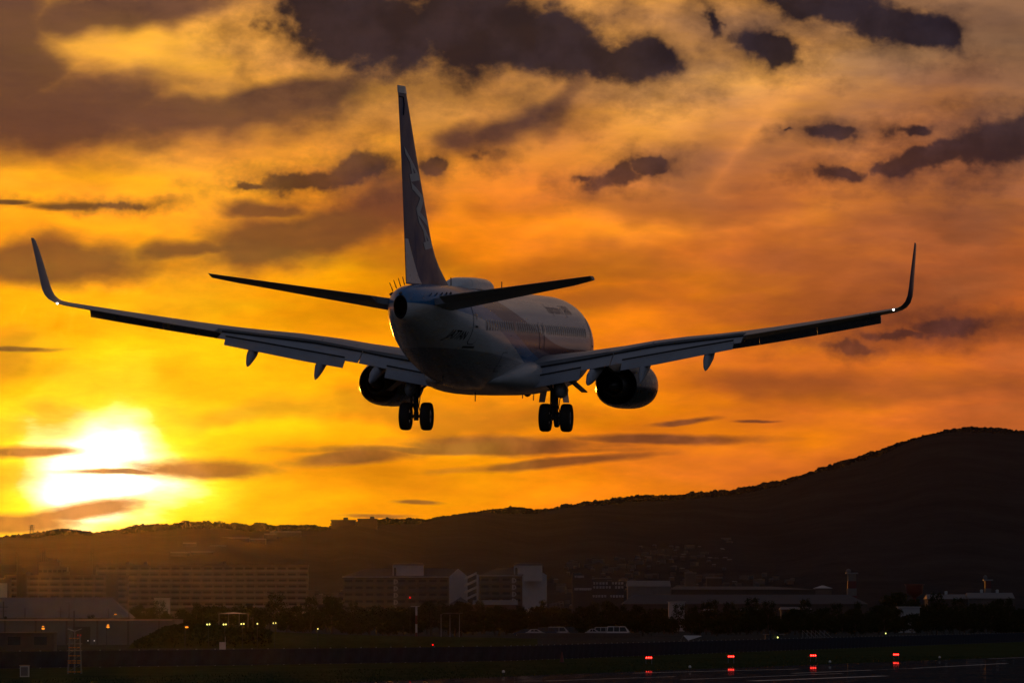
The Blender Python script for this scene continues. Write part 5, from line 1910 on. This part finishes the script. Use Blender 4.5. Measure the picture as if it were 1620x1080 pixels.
street_lamp(172, 990.5, 860, 'orange street lamp on a dark pole before the pale shed wall')
street_lamp(69.5, 993, 850, 'orange lamp above the small brown hut at lower left')
street_lamp(296, 990.5, 800, 'orange lamp shining out of the shrubs right of the pale shed', False)
street_lamp(184.5, 970.5, 1300, 'small orange lamp in front of the hipped warehouse roof', False)

for i, (px_, py_, two, lab) in enumerate(((330.5, 987, 1, 'first pair of yellow-green lights counting from the left, left of the pavilion'), (356.5, 987, 1, 'second pair of yellow-green lights, under the left of the pavilion roof'), (384.5, 986.3, 1, 'third pair of yellow-green lights, under the right of the pavilion roof'), (408, 986, 0, 'single yellow-green light just right of the pavilion'), (435, 985, 1, 'pair of small yellow-green lights further right of the pavilion'), (503.5, 994, 0, 'lone small yellow-green light in the dark left of the striped mast'))):
    y = 780
    root = empty('path_light', gz(px_, y))
    tag(root, lab, 'light')
    z = zpix(py_, y)
    MB().tube([(0, 0, 0), (0, 0, z)], 0.035, 6).build('post', M_POLE, root)
    for s_ in ((-1, 1) if two else (0,)):
        r_ = 0.085 if i < 4 else 0.06
        MB().loft([[(s_ * 0.15 + r_ * q * math.cos(2 * math.pi * k / 10), r_ * q * math.sin(2 * math.pi * k / 10) - 0.03, z + (0.012 if s_ > 0 else 0) + h) for k in range(10)] for h, q in ((-0.09, 0.3), (-0.05, 1), (0.05, 1), (0.09, 0.3))]).build('lamp', M_LIME, root, smooth=60)
    MB().box(-0.2, 0.2, -0.02, 0.02, z - 0.13, z - 0.10).build('crossbar', M_POLE, root)

# pavilion
pv_ = empty('pavilion', gz(370, 900))
tag(pv_, 'flat pavilion roof with glowing edge on four posts among shrubs', 'pavilion')
k9 = 900 / F_PX
zt = zpix(969, 900)
MB().add([(-25 * k9, -1.5, zt - 0.1), (25 * k9, -1.5, zt - 0.1), (25 * k9, 2.5, zt - 0.1), (-25 * k9, 2.5, zt - 0.1), (0, 0.5, zt + 0.12)], [(0, 1, 4), (1, 2, 4), (2, 3, 4), (3, 0, 4), (3, 2, 1, 0)]).build('roof', mat('eaves_trim', (0.5, 0.42, 0.36), 0.25), pv_)
for x_ in (-23, -8, 9, 23):
    MB().box(x_ * k9 - 0.07, x_ * k9 + 0.07, 0.4, 0.54, 0, zt - 0.1).build('post', M_CONC2, pv_)

# striped mast with warning lamp
sm = empty('striped_mast', gz(659, 1000))
tag(sm, 'red and white banded mast with a short crossarm in front of the wide slab', 'mast')
z_top = zpix(959, 1000)
for i in range(4):
    a, b = lerp(0, z_top, i / 4), lerp(0, z_top, (i + 1) / 4)
    MB().tube([(0, 0, a), (0, 0, b)], 0.16, 8).build('band', M_WHITEP if i % 2 else M_RED, sm)
MB().box(-0.9, 0.5, -0.08, 0.08, z_top, z_top + 0.12).build('crossarm', M_WHITEP, sm)
rl_ = empty('warning_lamp', gz(649, 1030))
tag(rl_, 'tiny red warning lamp on a thin pole before the wide slab', 'light')
MB().tube([(0, 0, 0), (0, 0, zpix(945.5, 1030))], 0.04, 6).build('pole', M_POLE, rl_)
MB().loft([[(0.11 * q * math.cos(2 * math.pi * k / 8), 0.11 * q * math.sin(2 * math.pi * k / 8), zpix(944.5, 1030) + h) for k in range(8)] for h, q in ((-0.12, 0.4), (0, 1), (0.12, 0.4))]).build('lamp', M_REDL, rl_, smooth=60)
rl_ = empty('warning_lamp', gz(685, 700))
tag(rl_, 'tiny red lamp low over the fence right of the striped mast', 'light')
MB().tube([(0, 0, 0), (0, 0, zpix(1020.5, 700))], 0.03, 6).build('pole', M_POLE, rl_)
MB().loft([[(0.07 * q * math.cos(2 * math.pi * k / 8), 0.07 * q * math.sin(2 * math.pi * k / 8), zpix(1019.3, 700) + h) for k in range(8)] for h, q in ((-0.08, 0.4), (0, 1), (0.08, 0.4))]).build('lamp', M_REDL, rl_, smooth=60)

# open shelter with thin roof
sh = empty('shelter', gz(712, 1100))
tag(sh, 'thin-roofed open shelter right of the striped mast', 'shelter')
k11 = 1100 / F_PX
zt = zpix(969.5, 1100)
MB().prism([(-19 * k11, -1, zt - 0.35), (-8 * k11, -1, zt - 0.02), (20 * k11, -1, zt), (20 * k11, -1, zt + 0.10), (-8 * k11, -1, zt + 0.08)], (0, 3, 0)).build('roof', M_CONC, sh)
for x_ in (-14, 0, 15):
    MB().tube([(x_ * k11, 0, 0), (x_ * k11, 0, zt - 0.2)], 0.07, 6).build('post', M_STEEL, sh)
# white notice board and a small white sign
nb = empty('notice_board', gz(353, 640))
tag(nb, 'white notice board on a post before the shrubs', 'sign')
MB().box(-0.33, 0.33, -0.03, 0.03, zpix(1027, 640), zpix(1015, 640)).build('board', M_WHITEP, nb)
MB().tube([(0.28, 0.05, 0), (0.28, 0.05, zpix(1006, 640))], 0.03, 6).build('post', M_STEEL, nb)
MB().box(-0.33, 0.33, 0.04, 0.07, zpix(1021.5, 640), zpix(1020.5, 640)).build('rail', M_STEEL, nb)
# folded white awning
aw = empty('awning', gz(1092, 930))
tag(aw, 'white double-peaked awning low behind the fence', 'awning')
k93 = 930 / F_PX
zt = zpix(1005.5, 930)
MB().add([(-17 * k93, 0, zpix(1012, 930)), (-11 * k93, 0.6, zt + 0.05), (-4 * k93, 0, zpix(1012.3, 930)), (-2 * k93, 0.8, zt + 0.1), (18 * k93, 0.6, zt), (16 * k93, 1.5, zt + 0.05), (-10 * k93, 1.6, zt + 0.1)], [(0, 1, 6), (1, 2, 3), (1, 3, 6), (2, 4, 3), (3, 4, 5), (3, 5, 6)]).build('canvas', M_WHITEP, aw)
for x_ in (-15, -3, 14):
    MB().tube([(x_ * k93, 0.7, 0), (x_ * k93, 0.7, zpix(1010.5, 930))], 0.035, 6).build('post', M_STEEL, aw)
# booth lamp
bl = empty('booth_lamp', gz(1229.5, 925))
tag(bl, 'bright whitish lamp in front of the small booth behind the fence', 'light')
MB().tube([(0, 0, 0), (0, 0, zpix(1008.5, 925))], 0.03, 6).build('post', M_POLE, bl)
MB().loft([[(0.11 * q * math.cos(2 * math.pi * k / 8), 0.11 * q * math.sin(2 * math.pi * k / 8), zpix(1007.5, 925) + h) for k in range(8)] for h, q in ((-0.12, 0.4), (0, 1), (0.12, 0.4))]).build('lamp', M_LIME, bl, smooth=60)
bl = empty('garden_lamp', gz(1400, 1000))
tag(bl, 'small greenish lamp above the fourth red approach light', 'light')
MB().tube([(0, 0, 0), (0, 0, zpix(1002, 1000))], 0.03, 6).build('post', M_POLE, bl)
MB().loft([[(0.10 * q * math.cos(2 * math.pi * k / 8), 0.10 * q * math.sin(2 * math.pi * k / 8), zpix(1001.2, 1000) + h) for k in range(8)] for h, q in ((-0.1, 0.4), (0, 1), (0.1, 0.4))]).build('lamp', M_LIME, bl, smooth=60)
bl = empty('shed_lamp', gz(150.5, 880))
tag(bl, 'two small white lamps low against the pale shed wall', 'light')
for dx, r_ in ((-10, 0.07), (0, 0.10)):
    MB().loft([[(dx * 0.0887 + r_ * q * math.cos(2 * math.pi * k / 8), r_ * q * math.sin(2 * math.pi * k / 8), zpix(1012.7, 880) + h) for k in range(8)] for h, q in ((-0.09, 0.4), (0, 1), (0.09, 0.4))]).build('lamp', M_WLAMP, bl, smooth=60)
    MB().tube([(dx * 0.0887, 0.05, 0), (dx * 0.0887, 0.05, zpix(1013.5, 880))], 0.03, 6).build('post', M_POLE, bl)

# slanted frames beside the booth
fr_ = empty('slanted_frames', gz(1288, 900))
tag(fr_, 'row of thin slanted metal rails behind the fence right of the booth', 'railing')
k90 = 900 / F_PX
for i in range(6):
    x_ = (-20 + 7 * i) * k90
    MB().tube([(x_, 0.4 * i, zpix(996, 900)), (x_ + 22 * k90, 0.4 * i, zpix(1016, 900))], 0.03, 5).build('rail', M_STEEL, fr_)
    MB().tube([(x_ + 0.1, 0.4 * i, 0), (x_ + 0.1, 0.4 * i, zpix(997, 900))], 0.03, 5).build('post', M_STEEL, fr_)

# utility poles at left
for px_, pt, y, lab in ((7, 951, 980, 'utility pole with crossarm at the left edge'), (118.5, 965, 760, 'bare utility pole behind the approach mast'), (110.5, 952, 1380, 'slim dark pole before the hipped warehouse roof'), (97, 960, 1380, 'pole with a bushy transformer frame before the hipped warehouse roof'), (172.5, 962, 1380, 'short dark pole at the right slope of the hipped warehouse roof'), (205, 962, 1380, 'short dark pole at the right corner of the hipped warehouse roof'), (41, 961, 1390, 'small dark pole low before the hipped warehouse roof')):
    e = empty('utility_pole', gz(px_, y))
    tag(e, lab, 'pole')
    zt = zpix(pt, y)
    MB().tube([(0, 0, 0), (0, 0, zt)], [0.13, 0.09], 7).build('post', M_POLE, e, smooth=50)
    if px_ in (7, 97):
        MB().box(-0.7, 0.7, -0.06, 0.06, zt - 0.9, zt - 0.78).build('crossarm', M_POLE, e)
        MB().box(-0.45, 0.45, -0.07, 0.05, zt - 1.5, zt - 1.4).build('crossarm', M_POLE, e)

# ---- parked cars beyond the fence
M_CARS = [mat('car_' + n, c, 0.25, metal=0.3, coat=0.8) for n, c in (('dark', (0.03, 0.03, 0.035)), ('silver', (0.40, 0.41, 0.43)), ('white', (0.65, 0.65, 0.66)), ('blue', (0.03, 0.05, 0.10)))]
M_TYRE = mat('car_tyre', (0.02, 0.02, 0.02), 0.8)
M_HEAD = mat('headlamp_glass', (0.5, 0.5, 0.5), 0.1, spec=0.8)


def car(px, y, face, L, H_, paint, van, label, cat):
    root = empty('parked_' + cat.replace(' ', '_'), gz(px, y), 0)
    tag(root, label, cat, None)
    root.scale = (face, 1, 1)
    h2 = L / 2
    W = 1.7
    bz = 0.30
    low = [(-h2, bz), (-h2, 0.78), (-h2 + 0.15, 0.92), (h2 - 1.1, 0.95), (h2 - 0.1, 0.72), (h2, 0.5), (h2, bz)]
    if van:
        cab = [(-h2 + 0.02, 0.90), (-h2 + 0.12, H_ - 0.1), (-h2 + 0.4, H_), (h2 - 1.35, H_), (h2 - 1.15, H_ - 0.06), (h2 - 0.35, 0.90)]
    else:
        cab = [(-h2 + 0.35, 0.90), (-h2 + 0.95, H_ - 0.06), (-h2 + 1.3, H_), (h2 - 1.95, H_), (h2 - 1.75, H_ - 0.05), (h2 - 0.85, 0.90)]
    bm_ = MB()
    bm_.loft([[(x, s, z) for x, z in low] for s in (-W / 2, -W / 2 + 0.08, W / 2 - 0.08, W / 2)])
    body_ = bm_.build('body', paint, root, smooth=35)
    cm = MB()
    cm.loft([[(x, s, z) for x, z in cab] for s in (-W / 2 + 0.10, W / 2 - 0.10)])
    cm.build('cabin', paint, root, smooth=25)
    # side panes and windscreen
    n = 3 if van else 2
    xa, xb = cab[1][0] + 0.12, cab[4][0] - 0.05
    for i in range(n):
        a, b = lerp(xa, xb, i / n) + 0.05, lerp(xa, xb, (i + 1) / n) - 0.05
        pn = MB()
        pn.prism([(a - (0.15 if i == 0 else 0), -W / 2 + 0.095, 0.98), (b + (0.42 if i == n - 1 else 0), -W / 2 + 0.095, 0.98), (b, -W / 2 + 0.095, H_ - 0.12), (a, -W / 2 + 0.095, H_ - 0.12)], (0, -0.012, 0))
        pn.build('side_window', M_PANE, root)
    p0, p1 = Vector((cab[4][0], 0, cab[4][1])), Vector((cab[5][0], 0, cab[5][1]))
    a, b = p0.lerp(p1, 0.1), p0.lerp(p1, 0.92)
    off = Vector((0.012, 0, 0.008))
    ws = MB()
    ws.add([a + Vector((0, -0.68, 0)) + off, a + Vector((0, 0.68, 0)) + off, b + Vector((0, 0.72, 0)) + off, b + Vector((0, -0.72, 0)) + off], [(0, 1, 2, 3)])
    ws.build('windscreen', M_PANE, root)
    for sx in (-h2 + 0.75, h2 - 0.8):
        for sy in (-W / 2 + 0.08, W / 2 - 0.08):
            wv = empty('wheel', (sx, sy, 0.31))
            wv.parent = root
            t_ = MB()
            t_.loft([[(0.31 * r * math.cos(2 * math.pi * k / 16), d, 0.31 * r * math.sin(2 * math.pi * k / 16)) for k in range(16)] for d, r in ((-0.1, 0.85), (-0.07, 1), (0.07, 1), (0.1, 0.85))])
            t_.build('tyre', M_TYRE, wv, smooth=40)
            t2 = MB()
            t2.loft([[(0.19 * math.cos(2 * math.pi * k / 12), d, 0.19 * math.sin(2 * math.pi * k / 12)) for k in range(12)] for d in (-0.112, 0.112)])
            t2.build('rim', M_STEEL, wv)
    for sy in (-0.58, 0.58):
        MB().box(h2 - 0.12, h2 + 0.012, sy - 0.16, sy + 0.16, 0.55, 0.70).build('headlight', M_HEAD, root)


YC = 1180
for px_, y_, f_, L_, H2, c_, v_, lab, cat in (
        (829, YC, -1, 4.2, 1.45, M_CARS[3], False, 'bluish car at the left end of the parked row', 'car'),
        (848, YC - 4, 1, 4.0, 1.45, M_CARS[1], False, 'silver car second from the left in the parked row', 'car'),
        (868, YC + 3, 1, 4.2, 1.75, M_CARS[3], True, 'dark blue minivan third from the left in the parked row', 'van'),
        (884, YC + 7, 1, 4.4, 1.85, M_CARS[1], True, 'grey van with shining roof edge left of the gap in the parked row', 'van'),
        (899, YC + 12, 1, 4.4, 1.85, M_CARS[0], True, 'dark van just left of the gap in the parked row', 'van'),
        (940, YC, 1, 3.6, 1.50, M_CARS[1], False, 'small silver hatchback just right of the gap in the parked row', 'car'),
        (958, YC + 6, 1, 4.4, 1.80, M_CARS[1], True, 'grey van second from the right in the parked row', 'van'),
        (979, YC - 3, 1, 4.7, 1.95, M_CARS[2], True, 'white van at the right end of the parked row', 'van')):
    car(px_, y_, f_, L_, H2, c_, v_, lab, cat)
# raised lot the cars stand on is the ground; a low kerb wall in front of them
kw = empty('lot_wall', gz(915, 1120))
tag(kw, 'low dark wall in front of the parked cars', 'wall')
MB().box(-11, 11, 0, 0.25, -0.1, 0.85).build('wall_body', M_DARKWALL, kw)
MB().box(-11.05, 11.05, -0.04, 0.29, 0.85, 0.93).build('coping', M_CONC2, kw)

# ---- approach-light equipment on the grass at left
ms = empty('equipment_mast', ground_at(117.5, 1065))
tag(ms, 'short lattice mast on the grass with bars tinted with orange sunset glint, red lamps and tilted panels', 'mast')
ym = ms.location.y
km = ym / F_PX
for sx in (-1, 1):
    for sy in (-1, 1):
        MB().tube([(sx * 10.5 * km, 0.5 + sy * 0.5, 0), (sx * 8 * km, 0.5 + sy * 0.4, zpix(1003, ym))], 0.03, 6).build('leg', M_STEEL, ms)
for py_, hw in ((1062, 11), (1048, 10.5), (1044.5, 11), (1036.5, 10), (1023.5, 9.5), (1009, 8.5)):
    z = zpix(py_, ym)
    for i in range(3):
        a = lerp(-hw, hw, i / 3) + 0.6
        b = lerp(-hw, hw, (i + 1) / 3) - 0.9
        MB().tube([(a * km, -0.02, z), (b * km, -0.02, z)], 0.035, 10).build('glint_bar', M_GLINT, ms, smooth=60)  # plain bars whose orange tint paints in the low sun's gleam
for py_ in (1029, 1018):
    z = zpix(py_, ym)
    MB().box(-11 * km, 11 * km, -0.05, 1.0, z, z + 0.05).build('platform', M_STEEL, ms)
for sx in (-1, 1):
    MB().prism([(sx * 1 * km, 0, zpix(998, ym)), (sx * 11 * km, 0, zpix(994.5, ym)), (sx * 11 * km, 0.5, zpix(994, ym)), (sx * 1 * km, 0.5, zpix(997.5, ym))], (0, 0, 0.03)).build('tilted_panel', M_WHITEP, ms)
MB().tube([(0, 0.3, 0), (0, 0.3, zpix(996, ym))], 0.05, 8).build('post', M_STEEL, ms)
for dx in (5.5, 10):
    MB().loft([[(dx * km + 0.05 * q * math.cos(2 * math.pi * k / 8), 0.05 * q * math.sin(2 * math.pi * k / 8), zpix(1004, ym) + h) for k in range(8)] for h, q in ((-0.07, 0.6), (0, 1), (0.07, 0.4))]).build('red_lamp', mat('dim_red_lamp', (0.5, 0.03, 0.02), 0.3, emit=(1, 0.05, 0.05), strength=0.25), ms, smooth=60)
for i in range(4):
    z0, z1 = zpix(1062 - 14 * i, ym), zpix(1050 - 14 * i, ym)
    MB().tube([(-10 * km, 0, z0), (9 * km, 0, z1)], 0.018, 5).build('brace', M_STEEL, ms)

cb = empty('cabinet', ground_at(38.5, 1070))
tag(cb, 'white equipment cabinet on the grass at lower left', 'cabinet')
yb = cb.location.y
kb = yb / F_PX
MB().box(-7 * kb, 7 * kb, 0, 0.5, 0, 0.80).build('body', M_WHITEP, cb)
MB().box(-8 * kb, 8 * kb, -0.05, 0.55, 0.80, 0.86).build('lid', mat('eaves_trim', (0.5, 0.42, 0.36), 0.25), cb)
MB().box(-5.5 * kb, 5.5 * kb, -0.015, -0.002, 0.08, 0.72).build('door', M_CONC, cb)

# ---- red approach lights
for i, (px_, pl, pg) in enumerate(((1026.5, 1039.5, 1050.0), (1156.5, 1037.5, 1048.5), (1286.5, 1036.0, 1046.0), (1417.5, 1034.5, 1041.5))):
    g0 = ground_at(px_, pg)
    e = empty('red_runway_light', g0)
    nth = ('leftmost', 'second from left', 'third from left', 'rightmost')[i]
    tag(e, 'bar of three glowing red lamps beside the tarmac, %s of four' % nth, 'runway light', 'red runway lights')
    z = depth_at(px_, pl, g0.y).z
    MB().box(-0.34, 0.34, -0.03, 0.05, z - 0.16, z - 0.10).build('bar', M_STEEL, e)
    for dx in (-0.26, 0.26):
        MB().tube([(dx, 0.01, 0), (dx, 0.01, z - 0.1)], 0.025, 6).build('leg', M_STEEL, e)
    for dx in (-0.20, 0.0, 0.20):
        lp = MB()
        lp.loft([[(dx + r * math.cos(2 * math.pi * k / 12), d, z + r * math.sin(2 * math.pi * k / 12)) for k in range(12)] for d, r in ((0.10, 0.06), (-0.02, 0.095), (-0.04, 0.10))])
        l_ = lp.build('lamp', M_REDL, e, smooth=40)
        ln = MB()
        ln.loft([[(dx + r * math.cos(2 * math.pi * k / 12), d, z + r * math.sin(2 * math.pi * k / 12)) for k in range(12)] for d, r in ((-0.041, 0.05), (-0.06, 0.02))])
        ln.build('lens', M_REDC, l_, smooth=40)
# runway edge lights
for i, (px_, py_, lab) in enumerate(((796.5, 1067, 'runway edge light at the tarmac corner, leftmost of four'), (1091.5, 1059, 'runway edge light between the two left red lights'), (1313, 1050.5, 'runway edge light just right of the third red light'), (1486.5, 1043, 'runway edge light right of the last red light'))):
    e = empty('edge_light', ground_at(px_, py_))
    tag(e, lab, 'runway light', 'runway edge lights')
    MB().tube([(0, 0, 0), (0, 0, 0.18)], 0.05, 8).build('stem', M_POLE, e)
    MB().loft([[(r * math.cos(2 * math.pi * k / 12), r * math.sin(2 * math.pi * k / 12), h) for k in range(12)] for h, r in ((0.18, 0.10), (0.24, 0.12), (0.32, 0.10), (0.37, 0.04))]).build('globe', mat('edge_light_glass', (0.75, 0.72, 0.65), 0.08, spec=0.9), e, smooth=60)
# ---- cones on the grass
for px_, py_, lab in ((1040, 1033, 'dull red cone standing in front of the fence above the leftmost red light'), (889, 1046, 'dark red marker cone lying low on the grass before the fence')):
    e = empty('marker_cone', ground_at(px_, py_ + 1))
    tag(e, lab, 'cone')
    MB().loft([[(r * math.cos(2 * math.pi * k / 12), r * math.sin(2 * math.pi * k / 12), h) for k in range(12)] for h, r in ((0.05, 0.20), (0.95, 0.05), (1.0, 0.03))]).build('cone', M_RED, e, smooth=40)
    MB().box(-0.26, 0.26, -0.26, 0.26, 0, 0.05).build('base', M_POLE, e)
